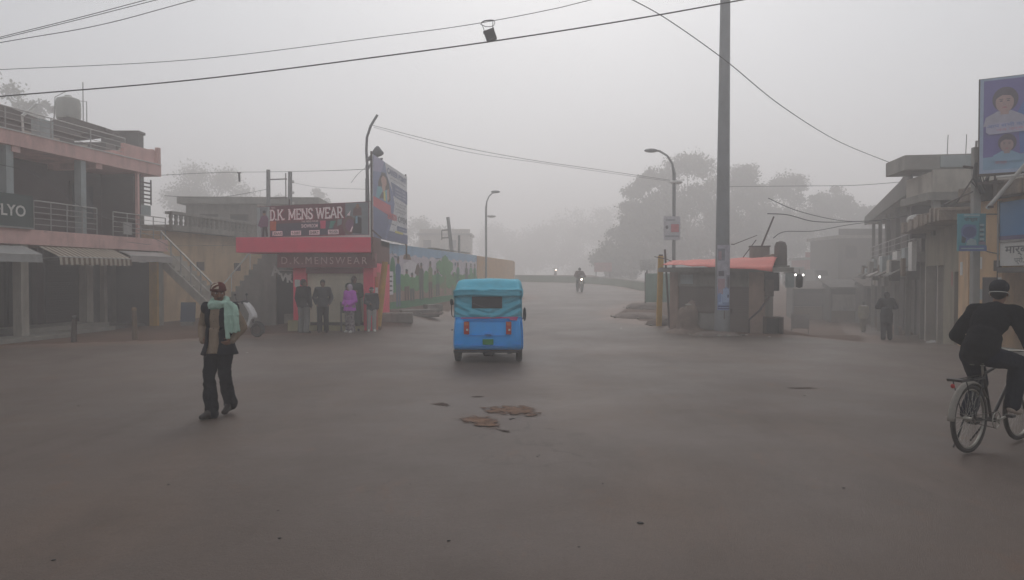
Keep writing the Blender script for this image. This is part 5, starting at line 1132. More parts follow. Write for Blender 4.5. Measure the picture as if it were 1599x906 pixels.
mb = MB(); mb.box(-.3,-.16,-.12,.0,.70,.92); mb.build('handbag', c_char, p, bevel=.02)
p, J, hp, HR = person('tall woman in brown head scarf, long dark dress and teal shawl behind the purple top', put(553, 512, 23.9), R(20), 1.78, dict(elR=(-.20,-.02,1.12), wrR=(-.05,-.20,1.20), elL=(.22,-.02,1.12), wrL=(.08,-.2,1.22)), turn=25, voxel=FV, group=PG)
c_dg = cl('dark green wool', (.03,.045,.035)); upper(p, J, c_dg, g=.04, hem=.25, hemr=.25, vox=FV, name='long_dress'); lower(p, J, c_dg, vox=FV); shoes(p, J, c_shoe, FV)
mb = MB(); mb.ell(hp((0,.02,.02)), (.092,.104,.115), rot=HR); mb.cap(hp((0,.03,-.05)), J['chest']+V3((0,.0,.06)), .075, .12); bake(mb, FV, 'head_scarf', cl('dark brown scarf', (.05,.035,.03)), p, 2)
mb = MB(); mb.cap(J['shR']+V3((.02,-.07,.0)), J['pelvis']+V3((-.10,-.16,.1)), .06, .05); bake(mb, FV, 'shawl', cl('teal shawl', (.12,.36,.30)), p, 2, fold=.01)
p, J, hp, HR = person('short boy with white headband, dark jacket and pale trousers beside the yellow post', put(580, 511, 23.6), R(15), 1.42, dict(elR=(-.22,.0,1.13), wrR=(-.10,-.16,1.08), elL=(.23,.03,1.12)), turn=0, voxel=FV, group=PG)
upper(p, J, c_char, g=.035, hem=.86, hemr=.19, vox=FV); lower(p, J, cl('pale trousers', (.36,.33,.32)), g=.02, ga=.035, vox=FV); shoes(p, J, m_wht, FV); hair(p, hp, HR, vox=FV)
mb = MB(); mb.lathe([(.088,-.02),(.094,0),(.088,.02)], tuple(hp((0,.012,.035))), 14); mb.build('headband', m_wht, p, smooth=True)
# ---- people in the right hand lane
o_ = dict(elR=(-.30,-.02,1.17), wrR=(-.12,-.20,1.16), elL=(.30,-.02,1.17), wrL=(.12,-.20,1.16))
Y = 25.2; x = X(1385, Y)
p, J, hp, HR = person('man in long dark coat and hood standing with elbows out in the right hand lane', (x, Y, gh(x, Y)+.002), R(165), 1.66, o_, turn=10, voxel=FV)
upper(p, J, cl('dark slate coat', (.025,.028,.036)), g=.045, hem=.60, hemr=.20, vox=FV, name='coat'); lower(p, J, cl('slate trousers', (.04,.043,.05)), g=.035, ga=.045, vox=FV); shoes(p, J, c_shoe, FV)
mb = MB(); mb.ell(hp((0,.02,.02)), (.098,.108,.120), rot=HR); mb.cap(hp((0,.03,-.05)), J['neck']-V3((0,0,.03)), .08, .09); bake(mb, FV, 'hood', c_blk, p, 2)
Y = 38.0; x = X(1349, Y)
p, J, hp, HR = person('distant man in pale khaki clothes and white scarf walking deeper in the lane', (x, Y, gh(x, Y)+.002), R(170), 1.62, dict(knR=(-.1,-.12,.5), anR=(-.1,-.14,.09), toR=(-.1,-.28,.03), anL=(.1,.2,.14), toL=(.1,.08,.05)), voxel=.03)
upper(p, J, cl('khaki shirt', (.30,.28,.20)), g=.04, hem=.78, hemr=.2, vox=.03); lower(p, J, cl('khaki trousers', (.22,.19,.14)), g=.03, vox=.03); shoes(p, J, c_shoe, .025); hair(p, hp, HR, vox=.03)
mb = MB(); mb.cap(J['shR']+V3((.05,.02,.04)), J['shL']+V3((-.05,.02,.04)), .07, .07); bake(mb, .025, 'scarf', m_wht, p, 1)
# ================================================================ BICYCLE AND RIDER
RW = .345
m_tyre = M('dusty tyre', (.045,.040,.036), .9, .3, 12); m_rim = M('dull chrome rim', (.38,.36,.32), .35, .2, 9, metal=.7, stain=.3); m_frame = M('old dark bicycle enamel', (.018,.017,.018), .4, .3, 9, stain=.3, stain_col=(.10,.06,.04))
m_fend = M('dusty grey mudguard', (.26,.24,.21), .6, .2, 8, stain=.5); m_lea = M('black saddle leather', (.02,.019,.02), .5, .2, 9)
bcx, bcy = X(1516, 7.42), 7.42; HB_ = 57
brz = R(180-HB_)
bk = thing('bicycle', 'old black roadster bicycle with rear rack and dusty mudguards under the rider', 'bicycle', (bcx, bcy, .012), brz)
o2 = bk
RY, FY = 0.0, -1.08   # rear axle at the origin, forward is -Y
def wheel(y, nm='wheel'):
    mb = MB(); mb.ring((0,y,RW), RW-.024, .024, n=48, k=10); o = mb.build(nm, m_tyre, bk, smooth=True)
    mb = MB(); mb.ring((0,y,RW), RW-.050, .013, n=48, k=6); mb.build('rim', m_rim, o, smooth=True)
    mb = MB()
    for i in range(36):
        a = R(i*10); sx = .03 if i % 2 else -.03; b = a + R(28 if (i//2) % 2 else -28)
        mb.tube([(sx, y+.022*math.cos(b), RW+.022*math.sin(b)), (0, y+(RW-.045)*math.cos(a), RW+(RW-.045)*math.sin(a))], .0016, 4)
    mb.build('spokes', m_rim, o)
    mb = MB(); mb.lathe([(.012,-.06),(.012,-.045),(.028,-.035),(.017,-.02),(.017,.02),(.028,.035),(.012,.045),(.012,.06)], (0,y,RW), 12, axis='x'); mb.build('hub', m_rim, o, smooth=True); return o
wheel(RY); wheel(FY)
def fender(y, a0, a1, nm='mudguard'):
    mb = MB(); V = []; Fs = []; n = 26
    for i in range(n+1):
        a = R(a0+(a1-a0)*i/n)
        for j in range(7):
            t = (j-3)/3; rr_ = RW+.035-.022*t*t; V.append((t*.034, y+rr_*math.cos(a), RW+rr_*math.sin(a)))
    for i in range(n):
        for j in range(6): Fs.append((i*7+j, i*7+j+1, (i+1)*7+j+1, (i+1)*7+j))
    mb.add(V, Fs); o = mb.build(nm, m_fend, bk, smooth=True); s_ = o.modifiers.new('t','SOLIDIFY'); s_.thickness = .002
    mb = MB(); a = R(a0+6 if y == RY else a1-4)
    for sx in (-1, 1): mb.tube([(sx*.05,y,RW),(sx*.034,y+(RW+.03)*math.cos(a),RW+(RW+.03)*math.sin(a))], .003, 5)
    mb.build('stay', m_rim, o)
fender(RY, 2, 150); fender(FY, 20, 165)
BBp = V3((0,-.46,.29)); ST = V3((0,-.27,.80)); HT = V3((0,-.86,.90)); HBt = V3((0,-.90,.70))
mb = MB()
mb.tube([BBp, ST], .016, 10); mb.tube([ST-V3((0,.0,.03)), HT], .015, 10); mb.tube([BBp, HBt], .017, 10); mb.tube([HBt-V3((0,.01,.03)), HT+V3((0,.01,.03))], .020, 10)
for sx in (-1, 1):
    mb.tube([BBp+V3((sx*.03,0,0)), (sx*.055,RY,RW)], .009, 8); mb.tube([ST+V3((sx*.012,0,-.02)), (sx*.055,RY,RW)], .008, 8)
    mb.tube([HBt+V3((sx*.03,-.01,-.03)), (sx*.05,-.99,.52), (sx*.05,FY,RW)], .010, 8)
mb.lathe([(.026,-.04),(.026,.04)], tuple(BBp), 12, axis='x'); mb.build('frame', m_frame, bk, smooth=True)
mb = MB(); mb.tube([ST-V3((0,0,.05)), (0,-.25,.88)], .012, 8); mb.build('seat_post', m_rim, bk, smooth=True)
mb = MB(); mb.ell((0,-.19,.935), (.095,.10,.035)); mb.ell((0,-.30,.93), (.045,.12,.026)); sd_ = bake(mb, .008, 'saddle', m_lea, bk, 3)
mb = MB()
for sx in (-1, 1):
    mb.ring((sx*.05,-.15,.895), .018, .004, 'z', 12, 6); mb.ring((sx*.05,-.15,.875), .018, .004, 'z', 12, 6)
mb.build('saddle_springs', m_rim, sd_, smooth=True)
mb = MB(); mb.tube([HT+V3((0,.01,.02)), (0,-.83,.99)], .011, 8); mb.tube([(-.27,-.62,1.0),(-.25,-.74,1.01),(-.12,-.86,.99),(0,-.86,.98),(.12,-.86,.99),(.25,-.74,1.01),(.27,-.62,1.0)], .011, 8); hb = mb.build('handlebar', m_rim, bk, smooth=True)
for sx in (-1, 1): tubeo('grip', m_lea, hb, [(sx*.268,-.70,1.008),(sx*.272,-.60,1.0)], .017, 10)
mb = MB()
mb.tube([(-.065,-.18,.745),(-.065,.30,.745),(.065,.30,.745),(.065,-.18,.745)], .007, 6); mb.tube([(0,-.18,.745),(0,.30,.745)], .005, 6)
for yy in (-.05,.1,.25): mb.tube([(-.065,yy,.745),(.065,yy,.745)], .005, 6)
for sx in (-1, 1): mb.tube([(sx*.065,.20,.745),(sx*.06,RY,RW)], .006, 6); mb.tube([(sx*.065,-.1,.745),(sx*.03,-.26,.76)], .006, 6)
mb.box(-.07,.07,.20,.31,.752,.765); mb.build('rear_rack', m_frame, bk)
mb = MB(); mb.ell((0,.33,.70), (.022,.010,.022)); mb.build('rear_reflector', M('red reflector', (.35,.02,.02), .3), bk, smooth=True)
mb = MB(); CR = V3((-.05,-.46,.29)); mb.ring(tuple(CR), .085, .006, n=36, k=6)
for i in range(5): a = R(72*i); mb.tube([tuple(CR), (CR.x, CR.y+.082*math.cos(a), CR.z+.082*math.sin(a))], .005, 5)
mb.build('chainring', m_rim, bk, smooth=True)
mb = MB(); mb.tube([(-.05,-.46,.376),(-.05,RY,RW+.035)], .005, 5); mb.tube([(-.05,-.46,.204),(-.05,RY,RW-.035)], .005, 5); mb.lathe([(.035,-.004),(.035,.004)], (-.05,RY,RW), 16, axis='x'); mb.build('chain', m_rust, bk)
ca = R(12); PR = V3((-.10,-.46-.165*math.cos(ca), .29+.165*math.sin(ca))); PL = V3((.10,-.46+.165*math.cos(ca), .29-.165*math.sin(ca)))
for sx, q in ((-1, PR), (1, PL)):
    mb = MB(); mb.bar((sx*.07,-.46,.29), (sx*.08,q.y,q.z), .016, .022); cr_ = mb.build('crank', m_rim, bk)
    mb = MB(); mb.box(q.x-.045,q.x+.045,q.y-.04,q.y+.04,q.z-.012,q.z+.012); mb.build('pedal', m_lea, cr_)
mb = MB(); mb.tube([(.06,-.02,RW-.02),(.10,.03,.12),(.10,.10,.05)], .009, 6); mb.tube([(.02,-.38,.27),(.13,-.30,.06)], .009, 6); mb.build('kickstand', m_frame, bk, smooth=True)
# rider (local axes of the bicycle, the rider faces -Y)
pose = dict(pelvis=(0,-.20,1.02), waist=(0,-.26,1.13), chest=(0,-.41,1.31), neck=(0,-.53,1.465), head=(.0,-.60,1.60),
    shR=(-.19,-.50,1.40), elR=(-.32,-.50,1.13), wrR=(-.285,-.62,1.03), hdR=(-.27,-.70,1.02), shL=(.19,-.50,1.40), elL=(.37,-.47,1.14), wrL=(.285,-.62,1.03), hdL=(.27,-.70,1.02),
    hipR=(-.09,-.22,.97), knR=(-.16,-.66,.885), anR=(-.13,PR.y+.0,PR.z+.125), toR=(-.125,PR.y-.13,PR.z+.04), hipL=(.09,-.22,.97), knL=(.14,-.50,.66), anL=(.125,PL.y+.06,PL.z+.10), toL=(.12,PL.y-.06,PL.z+.045))
p, J, hp, HR = person('cyclist seen from behind in black sweater, dark cap and white mask strap', (bcx, bcy, .012), brz, 1.72, pose, turn=14, nod=10, voxel=.010)
upper(p, J, cl('black sweater', (.007,.0075,.010)), g=.026, hem=V3((0,-.19,.95)), hemr=.155, vox=.010, fold=.014, name='sweater')
lower(p, J, cl('dark blue trousers', (.010,.013,.024)), g=.024, ga=.035, vox=.010, fold=.012)
shoes(p, J, M('pale dusty shoe', (.36,.30,.25), .8, .15, 8), .009); hair(p, hp, HR, vox=.011)
mb = MB(); mb.ell(hp((0,.014,.062)), (.092,.106,.082), rot=HR); mb.ell(hp((0,.05,.045)), (.088,.075,.07), rot=HR); bake(mb, .009, 'cap', cl('dark knit cap', (.025,.026,.03)), p, 2, fold=.004, fs=(40,40,40))
mb = MB()
for sx in (-1, 1): mb.tube([hp((sx*.082,-.03,-.03)), hp((sx*.088,.03,-.005)), hp((sx*.078,.07,.0)), hp((sx*.04,.112,.0)), hp((0,.118,.0))], .004, 6)
mb.build('mask_strap', m_wht, p, smooth=True)
# ================================================================ ELECTRIC RICKSHAW (faces +Y, away from the camera)
ex, ey = X(761.5, 15.1), 15.1
er = thing('electric_rickshaw', 'bright blue three wheeled passenger rickshaw with light blue canvas hood seen from behind', 'rickshaw', (ex, ey, gh(ex, ey)+.010), R(-1.5))
m_eb = M('rickshaw blue paint', (.002,.37,.95), .32, .06, 3, stain=.45, stain_col=(.03,.20,.52), spec=.5); m_cv = M('pale blue canvas', (.10,.44,.58), .8, .10, 4, bump=.3, stain=.2, stain_col=(.10,.20,.25)); m_und = M('dark chassis', (.02,.02,.023), .8, .3, 6)
m_edge = M('rickshaw blue trim', (.02,.27,.78), .3, .05, 3)
# rear body: shaped panel lofted over height
prof = [(.27,.705,.00),(.34,.715,-.02),(.50,.712,-.035),(.62,.705,-.03),(.80,.692,-.015),(.93,.680,.0)]
mb = MB(); V = []; Fs = []
nseg = 24
for (z_, hw, yb_) in prof:
    for i in range(nseg+1):
        t = i/nseg*2-1; x = hw*math.copysign(min(1, abs(t)*1.04), t); c_ = max(0, abs(t)-.86)/.14
        V.append((x, yb_ + .12*c_**2, z_))
for k in range(len(prof)-1):
    for i in range(nseg): a = k*(nseg+1)+i; Fs.append((a, a+1, a+nseg+2, a+nseg+1))
mb.add(V, Fs)
for sx in (-1, 1):
    vs2 = [(sx*hw, yb_+.12, z_) for (z_, hw, yb_) in prof] ; vs3 = [(sx*(hw-.01), 1.15, z_) for (z_, hw, yb_) in prof]
    n2 = len(prof); mb.add(vs2+vs3, [(i, i+1, n2+i+1, n2+i) for i in range(n2-1)])
mb.add([(-.68,.12,.93),(.68,.12,.93),(.67,1.15,.93),(-.67,1.15,.93),(-.68,0,.93),(.68,0,.93)], [(0,1,2,3),(4,5,1,0)])
bd = mb.build('rear_body', m_eb, er, smooth=True)
for v in bd.data.vertices: v.co.y += .012*noise.noise(v.co*4.5) + .006*noise.noise(v.co*12)
s_ = bd.modifiers.new('t','SOLIDIFY'); s_.thickness = .012
mb = MB(); mb.box(-.47,.47,-.052,-.030,.555,.568); mb.box(-.50,.50,-.040,-.012,.862,.874); mb.build('panel_rib', m_edge, er, bevel=.003)
mb = MB(); mb.box(-.36,.36,-.048,-.02,.345,.357); mb.box(-.70,-.5,-.046,-.02,.37,.38); mb.box(.5,.70,-.046,-.02,.37,.38); mb.build('lower_rib', m_edge, er, bevel=.003)
boxo('rear_bumper', m_und, er, -.70,.70,-.03,.10,.205,.268, bevel=.01)
boxo('floor_pan', m_und, er, -.62,.62,.12,2.0,.235,.30); boxo('axle', m_und, er, -.55,.55,.28,.34,.19,.25); mb = MB(); mb.lathe([(.06,-.12),(.10,-.08),(.10,.08),(.06,.12)], (0,.31,.20), 14, axis='x'); mb.build('motor_housing', m_und, er, smooth=True)
mb = MB(); mb.bar((-.42,.1,.25),(-.42,.6,.2), .05, .03); mb.bar((.42,.1,.25),(.42,.6,.2), .05, .03); mb.tube([(.38,.05,.24),(.42,-.0,.20),(.50,-.01,.21)], .02, 6); mb.build('leaf_spring', m_und, er)
m_tl = M('tail lamp red', (.45,.035,.02), .25, .1, 8, spec=.6); m_to = M('tail lamp amber', (.55,.16,.04), .25, .1, 8)
for sx in (-1, 1):
    t_ = boxo('tail_lamp', m_tl, er, sx*.43-.055, sx*.43+.055, -.065, -.028, .585, .845, bevel=.012); boxo('amber_lens', m_to, t_, sx*.43-.04, sx*.43+.04, -.070, -.066, .77, .83); boxo('clear_lens', m_wht, t_, sx*.43-.005, sx*.43+.035, -.071, -.066, .66, .70)
boxo('number_plate', M('green number plate', (.035,.22,.05), .5, .1, 8), er, -.10,.12,-.075,-.062,.375,.49, bevel=.006)
mb = MB(); mb.ell((.02,-.045,.585), (.085,.035,.045)); hd_ = mb.build('latch_cover', m_edge, er, smooth=True); boxo('latch', m_und, hd_, -.03,.07,-.083,-.078,.57,.585)
# wheels
def erwheel(x, y, label=None):
    mb = MB(); mb.lathe([(.10,-.06),(.19,-.066),(.222,-.05),(.228,0),(.222,.05),(.19,.066),(.10,.06)], (x,y,.228), 28, axis='x'); o = mb.build('wheel', m_tyre, er, smooth=True)
    mb = MB(); mb.lathe([(.02,-.045),(.09,-.054),(.12,-.056),(.12,.056),(.09,.054),(.02,.045)], (x,y,.228), 20, axis='x'); mb.build('rim', m_rim, o, smooth=True)
erwheel(-.635, .31); erwheel(.635, .31); erwheel(0, 2.05)
for sx in (-1, 1):
    mb = MB(); mb.ring((sx*.635,.31,.235), .26, .012, n=20, a0=10, a1=170); mb.build('wheel_arch', m_und, er, smooth=True)
# hood: wrinkled canvas skin
def canvas(name, fn, nu, nv, mat, th=.006):
    V = [fn(i/nu, j/nv) for j in range(nv+1) for i in range(nu+1)]; Fs = [(j*(nu+1)+i, j*(nu+1)+i+1, (j+1)*(nu+1)+i+1, (j+1)*(nu+1)+i) for j in range(nv) for i in range(nu)]
    mb = MB(); mb.add(V, Fs); o = mb.build(name, mat, er, smooth=True); s_ = o.modifiers.new('t','SOLIDIFY'); s_.thickness = th; s_.offset = 0; return o
def wr(u, v):
    a = 0
    # folds pulled from the lower corners and sagging swags under the window
    a += .045*math.sin(15*(v*1.3 - 1.0*abs(u-.5)*1.7))*max(0, 1-abs(2*v-.7))*(.35+abs(u-.5)*1.6)
    a += .040*noise.noise(V3((u*6, v*12 - abs(u-.5)*9, 1)))*(1.2-v*.4) + .014*noise.noise(V3((u*14, v*16, 6)))
    a += -.035*math.exp(-((v-.10)/.10)**2)*(1-abs(2*u-1)**3)
    return a
def back_c(u, v):
    x = -.69+1.38*u; hw = .69-.012*v; x = x*hw/.69; bulge = .02*(1-(2*u-1)**2)
    z_ = .93 + .56*v - .02*(1-v)*math.sin(u*math.pi)*0; y = .02 + .035*v - bulge + wr(u, v)*.75
    if abs(2*u-1) > .94: y += .06*((abs(2*u-1)-.94)/.06)**2
    # the canvas is stretched flat round the window
    fl = math.exp(-(((u-.47)/.24)**4 + ((v-.60)/.27)**4)); y = y*(1-fl*.85)+(.045-bulge)*fl*.85
    return (x, y, z_)
canvas('rear_canvas', back_c, 64, 36, m_cv)
def top_c(u, v):
    x = -.70+1.40*u; e = abs(2*u-1); crown = .215*(1-e**20) - .02*(2*u-1)*0; slope = ss(v/.16)
    z_ = 1.485 + (crown*.62)*float(slope) + .085*float(slope)*(1-e**20) + .022*noise.noise(V3((u*6, v*12, 2))) + .012*abs(noise.noise(V3((u*3+v*5, v*20-u*9, 5)))) - .02*e*float(slope) ; z_ -= .04*max(0, e-.93)/.07
    y = -.03 + v*2.35 - .01*math.sin(u*9) + (0 if v > .02 else -.012)
    return (x*(1-.012*float(slope)*e), y, z_)
canvas('roof_canvas', top_c, 48, 40, m_cv)
def flap_c(u, v):
    x = -.70+1.40*u; z_ = 1.375+.115*v + .012*math.sin(u*7) - .02*(2*u-1)**2*(1-v)
    return (x, -.035 + .0*v + .012*noise.noise(V3((u*9, v*3, 8))) + (.06*((abs(2*u-1)-.92)/.08)**2 if abs(2*u-1) > .92 else 0), z_)
canvas('rear_flap', flap_c, 40, 5, m_cv, .008)
for sx in (-1, 1):
    canvas('side_canvas', lambda u, v, sx=sx: (sx*(.695-.012*v)+.01*noise.noise(V3((u*5, v*6, sx*3))), .06+.62*u, .93+.56*v), 14, 12, m_cv)
    canvas('side_valance', lambda u, v, sx=sx: (sx*(.70-.005*v)+.008*noise.noise(V3((u*9, v*3, sx*5))), .0+2.25*u, 1.33+.15*v), 24, 4, m_cv)
    tubeo('roof_pillar', m_und, er, [(sx*.66,.72,.9),(sx*.66,.72,1.48)], .015, 8); tubeo('roof_pillar', m_edge, er, [(sx*.60,1.95,.75),(sx*.62,1.70,1.48)], .018, 8)
    boxo('side_rail', m_edge, er, sx*.66-.015, sx*.66+.015, .7, 1.9, .60, .63); boxo('side_step', m_und, er, sx*.60-.06, sx*.60+.06, 1.15, 1.75, .27, .33)
wn = boxo('rear_window', M('clear plastic window dark', (.018,.018,.022), .25, .2, 5, spec=.5), er, -.325,.295,-.006,.012,1.115,1.355, bevel=.01)
boxo('window_fold', M('plastic crease', (.16,.15,.15), .4), wn, -.0,-.0+.001,-.007,-.0065,1.12,1.121)
mb = MB(); mb.bar((-.30,-.008,1.215),(-.05,-.008,1.128), .022, .004); mb.build('plastic_crease', M('plastic crease', (.16,.15,.15), .4), wn)
mb = MB(); mb.add([(-.55,-.016,.925),(.62,-.020,.945),(.62,-.030,.915),(-.55,-.026,.905)], [(0,1,2,3)]); mb.add([(.44,-.034,.93),(.61,-.034,.94),(.60,-.05,.87),(.46,-.05,.875)], [(0,1,2,3)]); o = mb.build('pink_ribbon', M('pink ribbon', (.42,.06,.20), .7), er); s_ = o.modifiers.new('t','SOLIDIFY'); s_.thickness = .003
boxo('passenger_seat', m_lea, er, -.58,.58,.35,.75,.55,.68, bevel=.02); boxo('seat_back', m_lea, er, -.58,.58,.16,.28,.68,1.05, bevel=.02); boxo('driver_seat', m_lea, er, -.3,.3,1.35,1.65,.60,.70, bevel=.02)
boxo('front_panel', m_eb, er, -.55,.55,1.95,2.0,.28,.85, bevel=.02); boxo('windscreen_frame', m_edge, er, -.56,.56,1.86,1.89,1.38,1.46)
tubeo('handlebar', m_und, er, [(-.3,1.75,.98),(0,1.85,1.0),(.3,1.75,.98)], .015, 8); tubeo('steering_column', m_und, er, [(0,1.85,1.0),(0,2.05,.30)], .025, 8)
for sx in (-1, 1):
    mb = MB(); mb.ell((sx*.745,.05 if sx < 0 else .9,1.24 if sx < 0 else .95),(.035,.05,.07 if sx < 0 else .15)); mb.tube([(sx*.73,.06 if sx < 0 else .9,1.2 if sx<0 else .9),(sx*.70,.12 if sx<0 else .95,1.2 if sx<0 else .85)], .012, 6); mb.build('mirror', m_und, er, smooth=True)
mb = MB(); mb.tube([(-.735,.05,1.30),(-.745,.02,1.1),(-.735,.03,.96),(-.70,.05,.93)], .009, 6); mb.build('tie_rope', m_und, er, smooth=True); boxo('side_hook', m_und, er, -.75,-.71,-.0,.03,.66,.68)
# ================================================================ parked scooter
sx_, sy_ = X(372, 21.6), 21.6
st = thing('parked_scooter', 'parked dark scooter with curved white front shield behind the walking man', 'scooter', (sx_-.33, sy_, gh(sx_, sy_)+.005), R(-14))
mb = MB()   # local +X is forward
pr = [(.30,.27),(.66,.26),(.78,.33),(.85,.50),(.92,.56),(.90,.68),(.80,.86),(.64,1.02),(.60,1.0),(.72,.82),(.80,.68),(.78,.54),(.72,.40),(.62,.325),(.30,.325)]
mb.prism(pr, -.13, .13, 'xz'); mb.build('white_shield', M('scooter white', (.62,.61,.60), .3, .05), st, bevel=.012)
mb = MB(); mb.ell((.90,0,.60),(.045,.08,.06)); mb.build('headlight_cowl', m_wht, st, smooth=True)
mb = MB(); mb.ell((.0,0,.55),(.42,.16,.17)); mb.ell((-.25,0,.60),(.30,.14,.13)); bake(mb, .02, 'rear_body', M('scooter dark grey', (.05,.05,.055), .4), st, 2)
mb = MB(); mb.ell((.0,0,.74),(.36,.13,.06)); mb.build('seat', m_lea, st, smooth=True)
boxo('floorboard', m_und, st, .18,.66,-.16,.16,.27,.31); tubeo('handlebar', m_und, st, [(.50,-.33,1.02),(.58,-.12,1.03),(.58,.12,1.03),(.50,.33,1.02)], .018, 8)
mb = MB(); mb.ell((.58,0,1.02),(.09,.13,.07)); mb.build('handlebar_cowl', m_und, st, smooth=True)
for sy2 in (-1, 1): mb = MB(); mb.tube([(.5,sy2*.24,1.03),(.46,sy2*.28,1.2)], .007, 5); mb.ell((.46,sy2*.28,1.23),(.02,.06,.04)); mb.build('mirror', m_und, st, smooth=True)
for xx in (-.38, .98):
    mb = MB(); mb.ring((xx,0,.215), .165, .045, 'y', 28, 8); o = mb.build('wheel', m_tyre, st, smooth=True); mb = MB(); mb.lathe([(.02,-.03),(.12,-.025),(.12,.025),(.02,.03)], (xx,0,.215), 16, axis='y'); mb.build('rim', m_rust, o, smooth=True)
mb = MB(); mb.ring((.98,0,.22), .225, .035, 'y', 16, 8, a0=-25, a1=120); mb.build('front_mudguard', m_und, st, smooth=True); tubeo('fork', m_und, st, [(.62,0,.95),(.82,0,.55),(.98,0,.215)], .03, 8)
# ================================================================ motorcycle and rider far down the road
def motorbike(label, x, y, rz, lit=True, rider=None):
    z = gh(x, y)+.01; o = thing('motorcycle', label, 'motorcycle', (x, y, z), rz)  # faces -Y
    for yy in (-.65, .65):
        mb = MB(); mb.ring((0,yy,.31), .26, .045, 'x', 24, 8); ow = mb.build('wheel', m_tyre, o, smooth=True); mb = MB(); mb.lathe([(.02,-.03),(.2,-.02),(.2,.02),(.02,.03)], (0,yy,.31), 14, axis='x'); mb.build('rim', m_rust, ow, smooth=True)
    mb = MB(); mb.ell((0,-.12,.80),(.13,.26,.13)); mb.ell((0,0,.45),(.15,.25,.20)); mb.ell((0,.42,.72),(.11,.28,.09)); bake(mb, .025, 'body', M('motorcycle maroon', (.10,.02,.02), .35), o, 2)
    boxo('seat', m_lea, o, -.12,.12,.05,.65,.80,.87, bevel=.02)
    mb = MB(); [mb.tube([(sx*.09,-.42,.95),(sx*.09,-.65,.31)], .025, 8) for sx in (-1, 1)]; mb.build('fork', m_rim, o, smooth=True)
    tubeo('handlebar', m_und, o, [(-.36,-.30,1.06),(-.1,-.42,1.02),(.1,-.42,1.02),(.36,-.30,1.06)], .015, 8)
    mb = MB(); mb.ell((0,-.52,.90),(.11,.08,.11)); hl = mb.build('headlight', m_und, o, smooth=True)
    mb = MB(); mb.lathe([(.001,0),(.055,.0),(.06,.01),(.001,.012)], (0,-.61,.90), 14, axis='y'); mb.build('lit_lens', M('lit headlamp', (.9,.85,.8), .3, .0, emit=(1,.78,.60), estr=14), hl)
    mb = MB(); mb.ring((0,-.65,.31), .31, .03, 'x', 14, 6, a0=40, a1=150); mb.build('mudguard', m_und, o, smooth=True); return o
mx_, my_ = X(905, 52), 52
motorbike('distant motorcycle with lit headlamp coming down the foggy road', mx_, my_, R(8))
pose = dict(pelvis=(0,.18,.93), waist=(0,.14,1.05), chest=(0,.06,1.25), neck=(0,.01,1.42), head=(0,-.03,1.56), shR=(-.19,.03,1.37), elR=(-.32,-.08,1.15), wrR=(-.30,-.28,1.08), shL=(.19,.03,1.37), elL=(.32,-.08,1.15), wrL=(.30,-.28,1.08),
            hipR=(-.09,.16,.90), knR=(-.22,-.20,.72), anR=(-.2,-.02,.36), toR=(-.22,-.16,.30), hipL=(.09,.16,.90), knL=(.22,-.20,.72), anL=(.2,-.02,.36), toL=(.22,-.16,.30))
p, J, hp, HR = person('rider in dark maroon shawl on the distant motorcycle', (mx_, my_, gh(mx_, my_)+.01), R(8), 1.74, pose, voxel=.03)
upper(p, J, cl('maroon shawl', (.10,.05,.05)), g=.06, hem=V3((0,.16,.80)), hemr=.22, vox=.03, name='shawl'); lower(p, J, c_char, g=.03, vox=.03); shoes(p, J, c_shoe, .025)
mb = MB(); mb.ell(hp((0,.01,.03)), (.10,.115,.12), rot=HR); bake(mb, .02, 'helmet', c_blk, p, 2)
def small_van(label, px, Y, rz, lamps, h=1.75, w_=1.3, hl=1.0):
    x = X(px, Y); z = gh(x, Y)+.01; o = thing('oncoming_van', label, 'van', (x, Y, z), R(rz))
    mb = MB(); mb.prism([(0,.3),(-.02,.9),(.1,1.05),(.45,h),(2.5,h),(2.55,.3)], -w_/2, w_/2, 'yz'); mb.build('body', M('hazy van paint', (.16,.15,.15), .5), o, bevel=.05)
    mb = MB(); mb.add([(-w_/2+.1,.07,1.1),(w_/2-.1,.07,1.1),(w_/2-.14,.40,h-.08),(-w_/2+.14,.40,h-.08)], [(0,1,2,3)]); ws = mb.build('windscreen', m_blk, o); ws.location.y = -.03
    for sx in (-1, 1):
        for yy in (.45, 2.1): mb = MB(); mb.lathe([(.12,-.07),(.26,-.08),(.27,0),(.26,.08),(.12,.07)], (sx*(w_/2-.08),yy,.27), 16, axis='x'); mb.build('wheel', m_tyre, o, smooth=True)
    for sx in lamps: mb = MB(); mb.lathe([(.001,0),(.085,0),(.09,.02),(.001,.03)], (sx*(w_/2-.30),-.04,hl), 14, axis='y'); mb.build('headlight', M('lit van lamp', (.9,.88,.85), .3, 0, emit=(1,.94,.88), estr=9), o)
small_van('hazy oncoming van with two lit headlamps deep in the right hand lane', 1248, 68, 0, (-1, 1))
small_van('farther hazy van with a single lit headlamp right of the first', 1286, 64, 0, (-1,), h=1.65)
motorbike('very distant motorcycle showing only its lamp beyond the low wall', X(867, 88), 88, R(4))
